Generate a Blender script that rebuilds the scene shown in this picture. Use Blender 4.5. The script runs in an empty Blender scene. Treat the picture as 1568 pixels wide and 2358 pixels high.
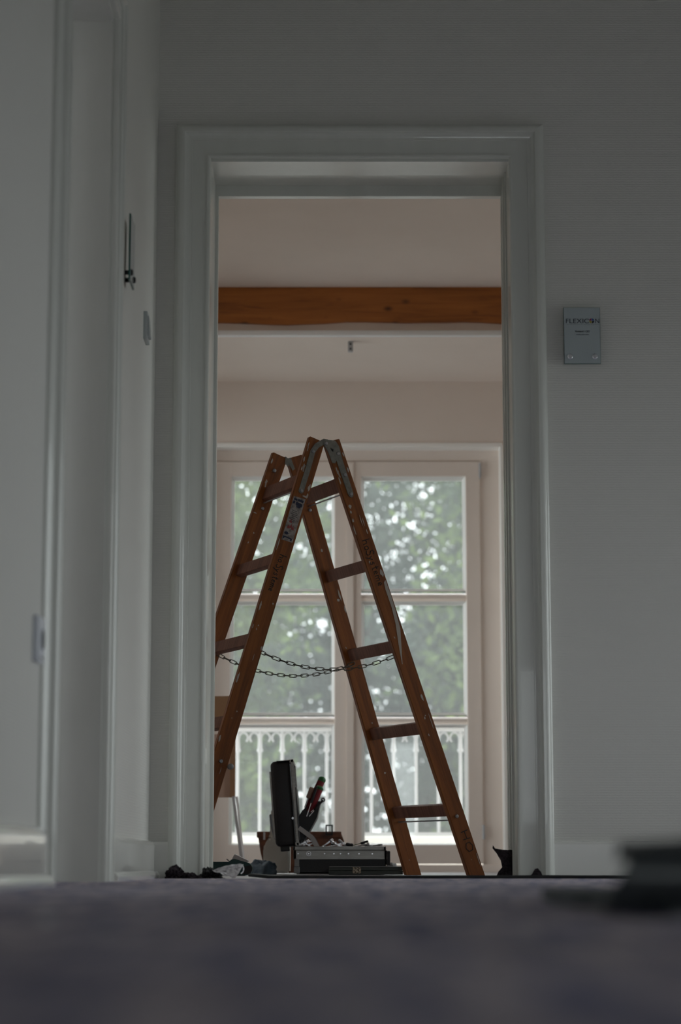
import bpy, bmesh, math, random
from mathutils import Vector, Matrix, Euler, noise
random.seed(7)
sc = bpy.context.scene
C = sc.collection

# ------------------------------------------------------------------ camera, world, light
F_PX, CAM_H = 5026.0, 0.043
PITCH = math.atan((1988 - 1179) / F_PX)
cd = bpy.data.cameras.new('camera'); cam = bpy.data.objects.new('camera', cd); C.objects.link(cam)
cam.location = (0, 0, CAM_H); cam.rotation_euler = (math.pi / 2 + PITCH, 0, 0)
cd.sensor_fit = 'VERTICAL'; cd.sensor_height = 24.0; cd.lens = F_PX * 24.0 / 2358
cd.clip_start = 0.02; cd.clip_end = 300
cd.dof.use_dof = True; cd.dof.focus_distance = 7.35; cd.dof.aperture_fstop = 2.1
sc.camera = cam

wd = bpy.data.worlds.new('overcast_sky'); sc.world = wd; wd.use_nodes = True
bg = wd.node_tree.nodes['Background']; bg.inputs[0].default_value = (0.93, 0.97, 1.0, 1); bg.inputs[1].default_value = 4.4

def portal(name, loc, rot, sx, sy):
    l = bpy.data.lights.new(name, 'AREA'); l.shape = 'RECTANGLE'; l.size = sx; l.size_y = sy
    l.cycles.is_portal = True
    o = bpy.data.objects.new(name, l); C.objects.link(o); o.location = loc; o.rotation_euler = rot
    return o
portal('window_portal', (0.04, 11.0, 1.06), (math.pi / 2, 0, math.pi), 1.6, 2.16)      # faces the room (-Y)
portal('hall_window_portal', (3.15, 5.08, 0.85), (math.pi / 2, 0, math.pi / 2), 2.35, 1.5)
portal('fill_window_back_portal', (1.2, -1.5, 0.8), (math.pi / 2, 0, 0), 1.4, 1.1)
portal('side_window_portal', (-1.36, 10.05, 1.05), (math.pi / 2, 0, -math.pi / 2), 1.45, 2.1)
portal('fill_window_east_portal', (2.55, 8.45, 1.3), (math.pi / 2, 0, math.pi / 2), 1.7, 1.8)

sc.view_settings.view_transform = 'Standard'; sc.view_settings.look = 'None'
sc.view_settings.gamma = 1.0; sc.view_settings.use_curve_mapping = False
sc.view_settings.exposure = 0.22
sc.cycles.max_bounces = 14; sc.cycles.diffuse_bounces = 8; sc.cycles.glossy_bounces = 4
sc.cycles.transparent_max_bounces = 12; sc.cycles.sample_clamp_indirect = 6.0
sc.cycles.use_denoising = True

# ------------------------------------------------------------------ helpers
def xf(bm, verts, M):
    bmesh.ops.transform(bm, matrix=M, verts=verts)
def box(bm, x0, x1, y0, y1, z0, z1, M=None, bev=0.0):
    tmp = bmesh.new(); bmesh.ops.create_cube(tmp, size=1)
    bmesh.ops.transform(tmp, matrix=Matrix.Translation(((x0+x1)/2, (y0+y1)/2, (z0+z1)/2)) @ Matrix.Diagonal((abs(x1-x0), abs(y1-y0), abs(z1-z0), 1)), verts=tmp.verts)
    if bev: bmesh.ops.bevel(tmp, geom=list(tmp.edges), offset=bev, segments=2, affect='EDGES', profile=0.6)
    if M is not None: bmesh.ops.transform(tmp, matrix=M, verts=tmp.verts)
    me = bpy.data.meshes.new('t'); tmp.to_mesh(me); tmp.free(); bm.from_mesh(me); bpy.data.meshes.remove(me)
def prism(bm, pts, d0, d1, M=None, bev=0.0):
    """polygon pts in local XY, extruded along local Z from d0 to d1"""
    tmp = bmesh.new(); vs = [tmp.verts.new((p[0], p[1], d0)) for p in pts]; f = tmp.faces.new(vs)
    r = bmesh.ops.extrude_face_region(tmp, geom=[f])
    bmesh.ops.translate(tmp, vec=(0, 0, d1 - d0), verts=[g for g in r['geom'] if isinstance(g, bmesh.types.BMVert)])
    bmesh.ops.recalc_face_normals(tmp, faces=tmp.faces)
    if bev: bmesh.ops.bevel(tmp, geom=list(tmp.edges), offset=bev, segments=2, affect='EDGES')
    if M is not None: bmesh.ops.transform(tmp, matrix=M, verts=tmp.verts)
    me = bpy.data.meshes.new('t'); tmp.to_mesh(me); tmp.free(); bm.from_mesh(me); bpy.data.meshes.remove(me)
def cyl(bm, p0, p1, r0, r1=None, seg=16, cap=True):
    p0, p1 = Vector(p0), Vector(p1); r1 = r0 if r1 is None else r1; d = p1 - p0
    M = Matrix.Translation((p0 + p1) / 2) @ d.to_track_quat('Z', 'Y').to_matrix().to_4x4()
    bmesh.ops.create_cone(bm, cap_ends=cap, segments=seg, radius1=r0, radius2=r1, depth=d.length, matrix=M)
def sweep(bm, path, sect, closed=False, up=Vector((0, 0, 1))):
    """sweep closed 2-D section along path (section x = side, y = up)"""
    n = len(path); rings = []
    for i, p in enumerate(path):
        p = Vector(p); a = Vector(path[(i-1) % n] if closed or i else path[0]); b = Vector(path[(i+1) % n] if closed or i < n-1 else path[-1])
        t = (b - a).normalized(); s = t.cross(up)
        if s.length < 1e-4: s = t.cross(Vector((1, 0, 0)))
        s.normalize(); u = s.cross(t)
        rings.append([bm.verts.new(p + s*x + u*y) for x, y in sect])
    m = len(sect)
    for i in range(n if closed else n-1):
        A, B = rings[i], rings[(i+1) % n]
        for k in range(m): bm.faces.new((A[k], A[(k+1) % m], B[(k+1) % m], B[k]))
    if not closed:
        bm.faces.new(rings[0][::-1]); bm.faces.new(rings[-1])
def circ(r, n=10): return [(r*math.cos(2*math.pi*k/n), r*math.sin(2*math.pi*k/n)) for k in range(n)]
def tube(bm, path, r, closed=False, n=10, up=Vector((0, 0, 1))): sweep(bm, path, circ(r, n), closed, up)
def lathe(bm, prof, loc=(0, 0, 0), seg=20, M=None):
    rings = []; vs = []
    for r, z in prof:
        ring = [bm.verts.new((r*math.cos(2*math.pi*k/seg), r*math.sin(2*math.pi*k/seg), z)) for k in range(seg)]
        rings.append(ring); vs += ring
    for A, B in zip(rings, rings[1:]):
        for k in range(seg): bm.faces.new((A[k], A[(k+1) % seg], B[(k+1) % seg], B[k]))
    bm.faces.new(rings[0][::-1]); bm.faces.new(rings[-1])
    T = Matrix.Translation(loc)
    if M is not None: T = T @ M
    xf(bm, vs, T)
def strip_sweep(bm, pts, prof, tofn):
    """mitred moulding: pts = 2-D path corners with outward normals; handled by tofn(corner index, d, h) -> 3-D"""
    rings = [[bm.verts.new(tofn(i, d, h)) for d, h in prof] for i in range(pts)]
    for A, B in zip(rings, rings[1:]):
        for k in range(len(prof)-1): bm.faces.new((A[k], A[k+1], B[k+1], B[k]))

def obj(name, bm, mat, parent=None, smooth=False, recalc=True):
    if recalc: bmesh.ops.recalc_face_normals(bm, faces=bm.faces)
    me = bpy.data.meshes.new(name); bm.to_mesh(me); bm.free()
    if smooth:
        for p in me.polygons: p.use_smooth = True
        if hasattr(me, 'set_sharp_from_angle'): me.set_sharp_from_angle(angle=math.radians(38))
    if mat: me.materials.append(mat)
    o = bpy.data.objects.new(name, me); C.objects.link(o)
    if parent: o.parent = parent
    return o
def empty(name, loc=(0, 0, 0), rot=(0, 0, 0), parent=None):
    o = bpy.data.objects.new(name, None); C.objects.link(o); o.location = loc; o.rotation_euler = rot
    o.empty_display_size = 0.05
    if parent: o.parent = parent
    return o
def tag(o, label=None, cat=None, group=None, kind=None):
    if label: o['label'] = label
    if cat: o['category'] = cat
    if group: o['group'] = group
    if kind: o['kind'] = kind
    return o
def struct(name, bm, mat, label=None, smooth=False):
    o = obj(name, bm, mat, smooth=smooth); o['kind'] = 'structure'
    if label: o['label'] = label
    return o
def NB(): return bmesh.new()
_at = (math.cos(PITCH), math.sin(PITCH))
def at(u, v, Y):
    """world point at depth Y of a spot measured on the photograph"""
    a = (u - 784) / F_PX; b = (1179 - v) / F_PX; dy = _at[0] - b*_at[1]; dz = _at[1] + b*_at[0]; t = Y / dy
    return Vector((a*t, Y, CAM_H + dz*t))

# ------------------------------------------------------------------ materials
def mat(name, color, rough=0.5, metal=0.0, spec=0.5, coat=0.0, nodes=None):
    m = bpy.data.materials.new(name); m.use_nodes = True; nt = m.node_tree; b = nt.nodes['Principled BSDF']
    b.inputs['Base Color'].default_value = (*color, 1); b.inputs['Roughness'].default_value = rough
    b.inputs['Metallic'].default_value = metal; b.inputs['Specular IOR Level'].default_value = spec
    b.inputs['Coat Weight'].default_value = coat
    if nodes: nodes(nt, b)
    return m
def N(nt, t, **k):
    n = nt.nodes.new(t)
    for a, v in k.items(): setattr(n, a, v)
    return n
def coords(nt, scale=(1, 1, 1), out='Object', rot=(0, 0, 0)):
    tc = N(nt, 'ShaderNodeTexCoord'); mp = N(nt, 'ShaderNodeMapping'); mp.inputs['Scale'].default_value = scale; mp.inputs['Rotation'].default_value = rot
    nt.links.new(tc.outputs[out], mp.inputs[0]); return mp.outputs[0]
def noise_ramp(nt, b, stops, scale, vec=None, detail=4, rough=0.6, target='Base Color', dist=0.0):
    n = N(nt, 'ShaderNodeTexNoise'); n.inputs['Scale'].default_value = scale; n.inputs['Detail'].default_value = detail; n.inputs['Roughness'].default_value = rough; n.inputs['Distortion'].default_value = dist
    if vec is not None: nt.links.new(vec, n.inputs['Vector'])
    r = N(nt, 'ShaderNodeValToRGB'); e = r.color_ramp.elements
    while len(e) < len(stops): e.new(0.5)
    for el, (p, c) in zip(e, stops): el.position = p; el.color = (*c, 1)
    nt.links.new(n.outputs['Fac'], r.inputs[0])
    if target: nt.links.new(r.outputs[0], b.inputs[target])
    return r.outputs[0], n.outputs['Fac']
def bump(nt, b, h, strength=0.3, dist=0.002):
    bp = N(nt, 'ShaderNodeBump'); bp.inputs['Strength'].default_value = strength; bp.inputs['Distance'].default_value = dist
    nt.links.new(h, bp.inputs['Height']); nt.links.new(bp.outputs[0], b.inputs['Normal'])

def wallpaper(name, color, sc_=1.0):
    def f(nt, b):
        v = coords(nt)
        noise_ramp(nt, b, [(0.3, tuple(c*0.97 for c in color)), (0.7, color)], 1.3, v)
        w = N(nt, 'ShaderNodeTexWave'); w.wave_type = 'BANDS'; w.bands_direction = 'Z'; w.inputs['Scale'].default_value = 42*sc_
        w.inputs['Distortion'].default_value = 2.5; w.inputs['Detail'].default_value = 2; w.inputs['Detail Scale'].default_value = 3.0
        nt.links.new(v, w.inputs['Vector'])
        n2 = N(nt, 'ShaderNodeTexNoise'); n2.inputs['Scale'].default_value = 160; nt.links.new(v, n2.inputs['Vector'])
        ad = N(nt, 'ShaderNodeMath', operation='ADD'); nt.links.new(w.outputs['Fac'], ad.inputs[0]); nt.links.new(n2.outputs['Fac'], ad.inputs[1])
        bump(nt, b, ad.outputs[0], 0.28, 0.0016)
    return mat(name, color, 0.62, nodes=f)
M_wall = wallpaper('painted_woven_wallpaper', (0.72, 0.71, 0.675))
M_wall2 = mat('cream_plaster', (0.78, 0.685, 0.615), 0.8, nodes=lambda nt, b: (noise_ramp(nt, b, [(0.3, (0.76, 0.665, 0.595)), (0.7, (0.8, 0.705, 0.635))], 2.0, coords(nt))))
M_ceil = mat('white_ceiling_paint', (0.6, 0.59, 0.56), 0.9)
def gloss(nt, b):
    v = coords(nt, (6, 6, 1)); noise_ramp(nt, b, [(0.35, (0.66, 0.665, 0.625)), (0.75, (0.70, 0.705, 0.665))], 3, v)
    n = N(nt, 'ShaderNodeTexNoise'); n.inputs['Scale'].default_value = 18; nt.links.new(v, n.inputs['Vector']); bump(nt, b, n.outputs['Fac'], 0.12, 0.0015)
M_gloss = mat('grey_white_gloss_paint', (0.7, 0.7, 0.66), 0.28, coat=0.25, nodes=gloss)
M_base = mat('white_skirting_gloss', (0.78, 0.77, 0.74), 0.18, coat=0.4)
M_win = mat('warm_white_window_paint', (0.80, 0.70, 0.63), 0.35, nodes=lambda nt, b: noise_ramp(nt, b, [(0.3, (0.78, 0.68, 0.61)), (0.7, (0.81, 0.71, 0.64))], 4, coords(nt)))
M_lit_white = mat('daylit_edge_white', (0.92, 0.90, 0.87), 0.3)  # whiter than the frame: daylight on beads and reveal put into the colour
M_white = mat('white_rail_paint', (0.86, 0.86, 0.86), 0.45)
M_iron = mat('weathered_white_iron', (0.46, 0.46, 0.47), 0.6)

def carpet(name, c0, c1, c2, fleck, sc_=1.0, str_=0.8, blot=((0.86, 0.86, 0.86), (1.08, 1.08, 1.08))):
    def f(nt, b):
        v = coords(nt)
        a, fa = noise_ramp(nt, b, [(0.28, c0), (0.5, c1), (0.72, c2)], 38*sc_, v, 6, 0.75, target=None)
        big1, _ = noise_ramp(nt, b, [(0.40, blot[0]), (0.58, blot[1])], 30, coords(nt, (1, .16, 1)), 3, 0.7, target=None)
        big2, _ = noise_ramp(nt, b, [(0.40, (0.70, 0.69, 0.71)), (0.60, (1.2, 1.18, 1.16))], 4.5, coords(nt, (1, .8, 1)), 4, 0.7, target=None)
        bm_ = N(nt, 'ShaderNodeMix', data_type='RGBA', blend_type='MULTIPLY'); bm_.inputs[0].default_value = 1; nt.links.new(big1, bm_.inputs[6]); nt.links.new(big2, bm_.inputs[7]); big = bm_.outputs[2]
        vo = N(nt, 'ShaderNodeTexVoronoi'); vo.inputs['Scale'].default_value = 85*sc_; nt.links.new(v, vo.inputs['Vector'])
        lt = N(nt, 'ShaderNodeMath', operation='LESS_THAN'); lt.inputs[1].default_value = 0.23; nt.links.new(vo.outputs['Distance'], lt.inputs[0])
        sep = N(nt, 'ShaderNodeSeparateColor'); nt.links.new(vo.outputs['Color'], sep.inputs[0])
        gt = N(nt, 'ShaderNodeMath', operation='GREATER_THAN'); gt.inputs[1].default_value = 0.72; nt.links.new(sep.outputs[0], gt.inputs[0])
        ml = N(nt, 'ShaderNodeMath', operation='MULTIPLY'); nt.links.new(lt.outputs[0], ml.inputs[0]); nt.links.new(gt.outputs[0], ml.inputs[1])
        mx = N(nt, 'ShaderNodeMix', data_type='RGBA'); nt.links.new(ml.outputs[0], mx.inputs[0]); nt.links.new(a, mx.inputs[6])
        cm = N(nt, 'ShaderNodeMix', data_type='RGBA'); nt.links.new(sep.outputs[1], cm.inputs[0]); cm.inputs[6].default_value = (*fleck[0], 1); cm.inputs[7].default_value = (*fleck[1], 1)
        nt.links.new(cm.outputs[2], mx.inputs[7])
        m2 = N(nt, 'ShaderNodeMix', data_type='RGBA', blend_type='MULTIPLY'); m2.inputs[0].default_value = 1; nt.links.new(mx.outputs[2], m2.inputs[6]); nt.links.new(big, m2.inputs[7])
        nt.links.new(m2.outputs[2], b.inputs['Base Color'])
        bump(nt, b, fa, str_, 0.004)
    return mat(name, c1, 0.95, spec=0.1, nodes=f)
M_carpet = carpet('felted_grey_carpet', (0.36, 0.345, 0.365), (0.64, 0.62, 0.635), (0.86, 0.83, 0.84), ((0.22, 0.27, 0.55), (0.9, 0.8, 0.8)), blot=((0.42, 0.46, 0.70), (1.25, 1.16, 1.20)))
M_floor2 = mat('pale_screed_floor', (0.42, 0.41, 0.43), 0.45, nodes=lambda nt, b: noise_ramp(nt, b, [(0.3, (0.34, 0.33, 0.35)), (0.7, (0.5, 0.49, 0.52))], 6, coords(nt)))
M_dcarpet = carpet('dark_carpet_offcut', (0.012, 0.010, 0.012), (0.04, 0.032, 0.038), (0.09, 0.07, 0.08), ((0.06, 0.04, 0.05), (0.1, 0.09, 0.1)), 3)
M_black = mat('black_rubber', (0.012, 0.012, 0.013), 0.6)
M_blackp = mat('black_plastic', (0.010, 0.010, 0.013), 0.45, nodes=lambda nt, b: bump(nt, b, noise_ramp(nt, b, [(0.4, (0.004, 0.004, 0.006)), (0.6, (0.008, 0.008, 0.011))], 200, coords(nt))[1], 0.2, 0.0005))

def ladderwood(nt, b, c=((0.085, 0.024, 0.006), (0.215, 0.066, 0.011), (0.31, 0.105, 0.018)), paint=0.72):
    v = coords(nt, (26, 26, 1.4)); col, f1 = noise_ramp(nt, b, [(0.25, c[0]), (0.5, c[1]), (0.75, c[2])], 2.0, v, 6, 0.6, target=None, dist=0.9)
    v2 = coords(nt, (1, 1, 0.45)); n = N(nt, 'ShaderNodeTexNoise'); n.inputs['Scale'].default_value = 34; n.inputs['Detail'].default_value = 3; nt.links.new(v2, n.inputs['Vector'])
    g = N(nt, 'ShaderNodeMath', operation='GREATER_THAN'); g.inputs[1].default_value = paint; nt.links.new(n.outputs['Fac'], g.inputs[0])
    mx = N(nt, 'ShaderNodeMix', data_type='RGBA'); nt.links.new(g.outputs[0], mx.inputs[0]); nt.links.new(col, mx.inputs[6]); mx.inputs[7].default_value = (0.40, 0.37, 0.33, 1)
    nt.links.new(mx.outputs[2], b.inputs['Base Color']); bump(nt, b, f1, 0.15, 0.001)
M_lw = mat('oiled_orange_pine', (0.2, 0.05, 0.01), 0.5, nodes=ladderwood)
M_lw_edge = M_lw
M_rung = mat('worn_dull_rung_wood', (0.15, 0.06, 0.03), 0.6, nodes=lambda nt, b: ladderwood(nt, b, ((0.09, 0.035, 0.022), (0.17, 0.070, 0.045), (0.23, 0.11, 0.075)), 0.72))
def beamf(nt, b):
    v = coords(nt, (1.0, 8, 13)); col, f1 = noise_ramp(nt, b, [(0.22, (0.10, 0.022, 0.006)), (0.45, (0.33, 0.105, 0.015)), (0.8, (0.46, 0.16, 0.028))], 2.6, v, 5, 0.6, target=None, dist=0.6)
    v2 = coords(nt, (5.5, 3, 9)); vo = N(nt, 'ShaderNodeTexVoronoi'); vo.inputs['Scale'].default_value = 1.3; nt.links.new(v2, vo.inputs['Vector'])
    r = N(nt, 'ShaderNodeValToRGB'); r.color_ramp.elements[0].position = 0.05; r.color_ramp.elements[0].color = (0.25, 0.2, 0.2, 1); r.color_ramp.elements[1].position = 0.2; r.color_ramp.elements[1].color = (1, 1, 1, 1)
    nt.links.new(vo.outputs['Distance'], r.inputs[0])
    mx = N(nt, 'ShaderNodeMix', data_type='RGBA', blend_type='MULTIPLY'); mx.inputs[0].default_value = 1; nt.links.new(col, mx.inputs[6]); nt.links.new(r.outputs[0], mx.inputs[7]); nt.links.new(mx.outputs[2], b.inputs['Base Color'])
    bump(nt, b, f1, 0.3, 0.004)
M_beam = mat('varnished_old_beam', (0.3, 0.1, 0.02), 0.5, nodes=beamf)
M_zinc = mat('dull_zinc', (0.30, 0.31, 0.30), 0.55, 0.35, nodes=lambda nt, b: noise_ramp(nt, b, [(0.3, (0.17, 0.175, 0.165)), (0.55, (0.22, 0.23, 0.215)), (0.75, (0.27, 0.27, 0.255))], 60, coords(nt)))
M_bolt = mat('steel_bolt', (0.35, 0.37, 0.4), 0.4, 0.8)
M_chain = mat('dark_steel_chain', (0.12, 0.115, 0.10), 0.45, 0.8)
M_alu = mat('brushed_aluminium', (0.3, 0.29, 0.28), 0.36, 0.9, nodes=lambda nt, b: noise_ramp(nt, b, [(0.3, (0.24, 0.235, 0.225)), (0.7, (0.36, 0.35, 0.335))], 14, coords(nt, (1, 1, 6))))
M_chrome = mat('polished_steel', (0.88, 0.89, 0.94), 0.26, 0.9)
M_ink = mat('black_marker_ink', (0.012, 0.01, 0.012), 0.6)
M_drip = mat('dried_white_paint', (0.44, 0.42, 0.39), 0.6)
M_sticker = mat('worn_paper_sticker', (0.3, 0.29, 0.28), 0.6, nodes=lambda nt, b: noise_ramp(nt, b, [(0.35, (0.13, 0.115, 0.11)), (0.55, (0.30, 0.28, 0.27)), (0.75, (0.38, 0.37, 0.36))], 70, coords(nt)))
M_blueink = mat('dark_blue_print', (0.012, 0.02, 0.055), 0.5)
M_redink = mat('faded_red_print', (0.28, 0.05, 0.05), 0.5)
M_greyink = mat('faded_grey_print', (0.08, 0.08, 0.09), 0.5)
M_leather = mat('brown_leather', (0.12, 0.035, 0.012), 0.5, nodes=lambda nt, b: bump(nt, b, noise_ramp(nt, b, [(0.3, (0.05, 0.015, 0.007)), (0.7, (0.16, 0.05, 0.018))], 30, coords(nt))[1], 0.3, 0.001))
M_card = mat('brown_cardboard', (0.30, 0.17, 0.09), 0.85)
M_cardp = mat('pale_pink_card', (0.46, 0.32, 0.25), 0.8)
M_canister = mat('translucent_white_plastic', (0.60, 0.59, 0.55), 0.45)
M_teal = mat('dark_teal_plastic', (0.006, 0.05, 0.05), 0.45)
M_grey = mat('mid_grey_plastic', (0.22, 0.23, 0.24), 0.5)
M_lgrey = mat('light_grey_paint_metal', (0.42, 0.42, 0.43), 0.45)
M_red = mat('dark_red_grip', (0.18, 0.006, 0.012), 0.4)
M_green = mat('green_grip_end', (0.006, 0.10, 0.02), 0.4)
M_bcloth = mat('dusty_blue_cloth', (0.10, 0.15, 0.22), 0.9, nodes=lambda nt, b: bump(nt, b, noise_ramp(nt, b, [(0.3, (0.10, 0.15, 0.22)), (0.7, (0.26, 0.35, 0.43))], 12, coords(nt))[1], 0.6, 0.01))
M_foil = mat('foil_backed_underlay', (0.6, 0.58, 0.6), 0.35, 0.15, nodes=lambda nt, b: bump(nt, b, noise_ramp(nt, b, [(0.33, (0.10, 0.095, 0.10)), (0.43, (0.6, 0.57, 0.61)), (0.55, (0.97, 0.95, 0.97))], 75, coords(nt), 5, 0.7)[1], 0.7, 0.004))
M_olive = mat('dark_olive_case', (0.018, 0.024, 0.018), 0.4)
M_brass = mat('tarnished_brass', (0.28, 0.22, 0.15), 0.4, 0.7, nodes=lambda nt, b: noise_ramp(nt, b, [(0.42, (0.05, 0.04, 0.03)), (0.58, (0.4, 0.33, 0.25))], 180, coords(nt)))
M_switch = mat('grey_blue_switch_plastic', (0.42, 0.45, 0.45), 0.3)
M_socket = mat('white_socket_plastic', (0.74, 0.77, 0.84), 0.3)
M_dark = mat('dark_hole', (0.01, 0.01, 0.01), 0.8)
M_signback = mat('pale_sign_face', (0.44, 0.49, 0.51), 0.22, coat=0.5)
M_glassedge = mat('green_glass_edge', (0.02, 0.09, 0.075), 0.15)
M_tcarp = carpet('grey_green_underlay', (0.12, 0.135, 0.14), (0.24, 0.265, 0.27), (0.36, 0.385, 0.40), ((0.1, 0.1, 0.1), (0.2, 0.2, 0.2)), 2)
M_vinyl = mat('dark_grey_vinyl_backing', (0.10, 0.112, 0.12), 0.33, coat=0.3, nodes=lambda nt, b: noise_ramp(nt, b, [(0.3, (0.08, 0.09, 0.097)), (0.7, (0.125, 0.14, 0.15))], 25, coords(nt)))
def glassf():
    m = bpy.data.materials.new('window_glass'); m.use_nodes = True; nt = m.node_tree; nt.nodes.clear()
    o = N(nt, 'ShaderNodeOutputMaterial'); t = N(nt, 'ShaderNodeBsdfTransparent'); t.inputs[0].default_value = (0.93, 0.95, 0.94, 1)
    g = N(nt, 'ShaderNodeBsdfGlossy'); g.inputs['Roughness'].default_value = 0.03
    d = N(nt, 'ShaderNodeBsdfTranslucent'); d.inputs[0].default_value = (0.8, 0.82, 0.82, 1)
    fr = N(nt, 'ShaderNodeFresnel'); fr.inputs[0].default_value = 1.6
    m0 = N(nt, 'ShaderNodeMixShader'); m0.inputs[0].default_value = 0.10    # film of dust and dried drops
    nt.links.new(t.outputs[0], m0.inputs[1]); nt.links.new(d.outputs[0], m0.inputs[2])
    m1 = N(nt, 'ShaderNodeMixShader'); nt.links.new(fr.outputs[0], m1.inputs[0]); nt.links.new(m0.outputs[0], m1.inputs[1]); nt.links.new(g.outputs[0], m1.inputs[2])
    nt.links.new(m1.outputs[0], o.inputs[0]); return m
M_glass = glassf()
def leafmat(name, c0, c1):
    m = bpy.data.materials.new(name); m.use_nodes = True; nt = m.node_tree; nt.nodes.clear()
    o = N(nt, 'ShaderNodeOutputMaterial'); d = N(nt, 'ShaderNodeBsdfDiffuse'); t = N(nt, 'ShaderNodeBsdfTranslucent'); mx = N(nt, 'ShaderNodeMixShader'); mx.inputs[0].default_value = 0.45
    n = N(nt, 'ShaderNodeTexNoise'); n.inputs['Scale'].default_value = 0.9; n.inputs['Detail'].default_value = 5; nt.links.new(coords(nt), n.inputs['Vector'])
    r = N(nt, 'ShaderNodeValToRGB'); r.color_ramp.elements[0].position = 0.38; r.color_ramp.elements[0].color = (*c0, 1); r.color_ramp.elements[1].position = 0.62; r.color_ramp.elements[1].color = (*c1, 1)
    nt.links.new(n.outputs['Fac'], r.inputs[0]); nt.links.new(r.outputs[0], d.inputs[0]); nt.links.new(r.outputs[0], t.inputs[0])
    nt.links.new(d.outputs[0], mx.inputs[1]); nt.links.new(t.outputs[0], mx.inputs[2]); nt.links.new(mx.outputs[0], o.inputs[0]); return m
M_leaf = leafmat('pale_green_leaves', (0.075, 0.10, 0.07), (0.15, 0.20, 0.075))
M_leaf2 = leafmat('grey_green_leaves', (0.085, 0.105, 0.09), (0.13, 0.16, 0.125))
M_bark = mat('grey_bark', (0.12, 0.11, 0.09), 0.9)
M_ground = mat('gravel_ground', (0.2, 0.2, 0.18), 0.95, nodes=lambda nt, b: noise_ramp(nt, b, [(0.3, (0.17, 0.17, 0.15)), (0.7, (0.25, 0.25, 0.23))], 0.5, coords(nt)))
M_stone = mat('pale_concrete', (0.8, 0.79, 0.75), 0.8)

# ------------------------------------------------------------------ room shell
# main doorway: clear opening in the lining X -0.400..0.520, Z ..2.185, wall Y 6.50..6.77
OX0, OX1, OZ = -0.400, 0.520, 2.186
WX = -0.565                      # face of the hall's left wall
bm = NB(); box(bm, -2.2, 3.1, -1.4, 6.35, -0.1, 0.0); struct('floor', bm, M_carpet, 'speckled dark grey felt carpet of the hall')
bm = NB(); box(bm, -1.4, 2.6, 6.75, 10.95, -0.1, -0.001); box(bm, -2.2, 3.2, 6.35, 6.75, -0.1, -0.001); struct('floor_2', bm, M_floor2, 'pale bare floor of the room beyond the doorway')
bm = NB(); box(bm, -2.2, 3.2, -1.4, 6.75, 2.95, 3.05); struct('ceiling', bm, M_ceil)
bm = NB(); box(bm, -1.4, 2.6, 6.75, 9.86, 2.685, 3.05); struct('ceiling_2', bm, M_wall2, 'cream ceiling of the far room')
bm = NB(); box(bm, -1.4, 2.6, 9.86, 10.8, 2.45, 3.05); struct('ceiling_alcove', bm, M_wall2, 'lower cream ceiling over the window bay')
bm = NB()   # wall with the doorway
box(bm, -2.2, OX0-0.02, 6.5, 6.75, 0, 3.05); box(bm, OX1+0.02, 3.2, 6.5, 6.75, 0, 3.05); box(bm, OX0-0.02, OX1+0.02, 6.5, 6.75, OZ+0.02, 3.05)
struct('wall_front', bm, M_wall, 'grey white woven wallpaper wall around the doorway')
bm = NB()   # far side of that wall, plastered cream
box(bm, -2.2, OX0-0.03, 6.75, 6.765, 0, 2.685); box(bm, OX1+0.03, 2.6, 6.75, 6.765, 0, 2.685); box(bm, OX0-0.03, OX1+0.03, 6.75, 6.765, OZ+.06, 2.685)
struct('wall_inner', bm, M_wall2)
# left wall with side doorway Y 4.25..5.15, Z ..2.105
DY0, DY1, DZ = 4.225, 5.15, 2.105
bm = NB(); box(bm, WX-0.26, WX, -1.4, DY0-.02, 0, 2.95); box(bm, WX-0.26, WX, DY1+.02, 6.5, 0, 2.95); box(bm, WX-0.26, WX, DY0-.02, DY1+.02, DZ+.02, 2.95)
struct('wall_left', bm, M_wall, 'grey white woven wallpaper wall with socket and switch')
bm = NB(); box(bm, -2.3, -2.2, -1.4, 6.9, -0.1, 3.05); BW = (.5, 1.9, .25, 1.35); box(bm, WX-0.3, BW[0], -1.5, -1.4, -0.1, 3.05); box(bm, BW[1], 3.2, -1.5, -1.4, -0.1, 3.05); box(bm, BW[0], BW[1], -1.5, -1.4, -0.1, BW[2]); box(bm, BW[0], BW[1], -1.5, -1.4, BW[3], 3.05); struct('wall_outer', bm, M_wall)  # end wall opening belongs to the added fill window
# right hall wall with a tall window Y 3.45..4.95
HX = 3.0
HW = (3.9, 6.25, 0.1, 1.6)
bm = NB(); box(bm, HX, HX+0.2, -1.4, HW[0], -0.1, 2.95); box(bm, HX, HX+0.2, HW[1], 6.5, -0.1, 2.95)
box(bm, HX, HX+0.2, HW[0], HW[1], HW[3], 2.95); box(bm, HX, HX+0.2, HW[0], HW[1], -0.1, HW[2]); struct('wall_right', bm, M_wall)
# far room side walls (the left one has a window near the bay)
SW = (9.35, 10.76, 0.02, 2.1)
bm = NB(); box(bm, -1.4, -1.25, 6.75, SW[0], 0, 2.685); box(bm, -1.4, -1.25, SW[1], 10.8, 0, 2.685)
box(bm, -1.4, -1.25, SW[0], SW[1], 0, SW[2]); box(bm, -1.4, -1.25, SW[0], SW[1], SW[3], 2.685); struct('wall_west', bm, M_wall2)
bm = NB(); EW = (7.6, 9.3, 0.4, 2.2); box(bm, 2.4, 2.6, 6.75, EW[0], 0, 2.685); box(bm, 2.4, 2.6, EW[1], 10.8, 0, 2.685); box(bm, 2.4, 2.6, EW[0], EW[1], 0, EW[2]); box(bm, 2.4, 2.6, EW[0], EW[1], EW[3], 2.685); struct('wall_east', bm, M_wall2)  # opening for an added, unseen window that lifts the far room
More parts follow.
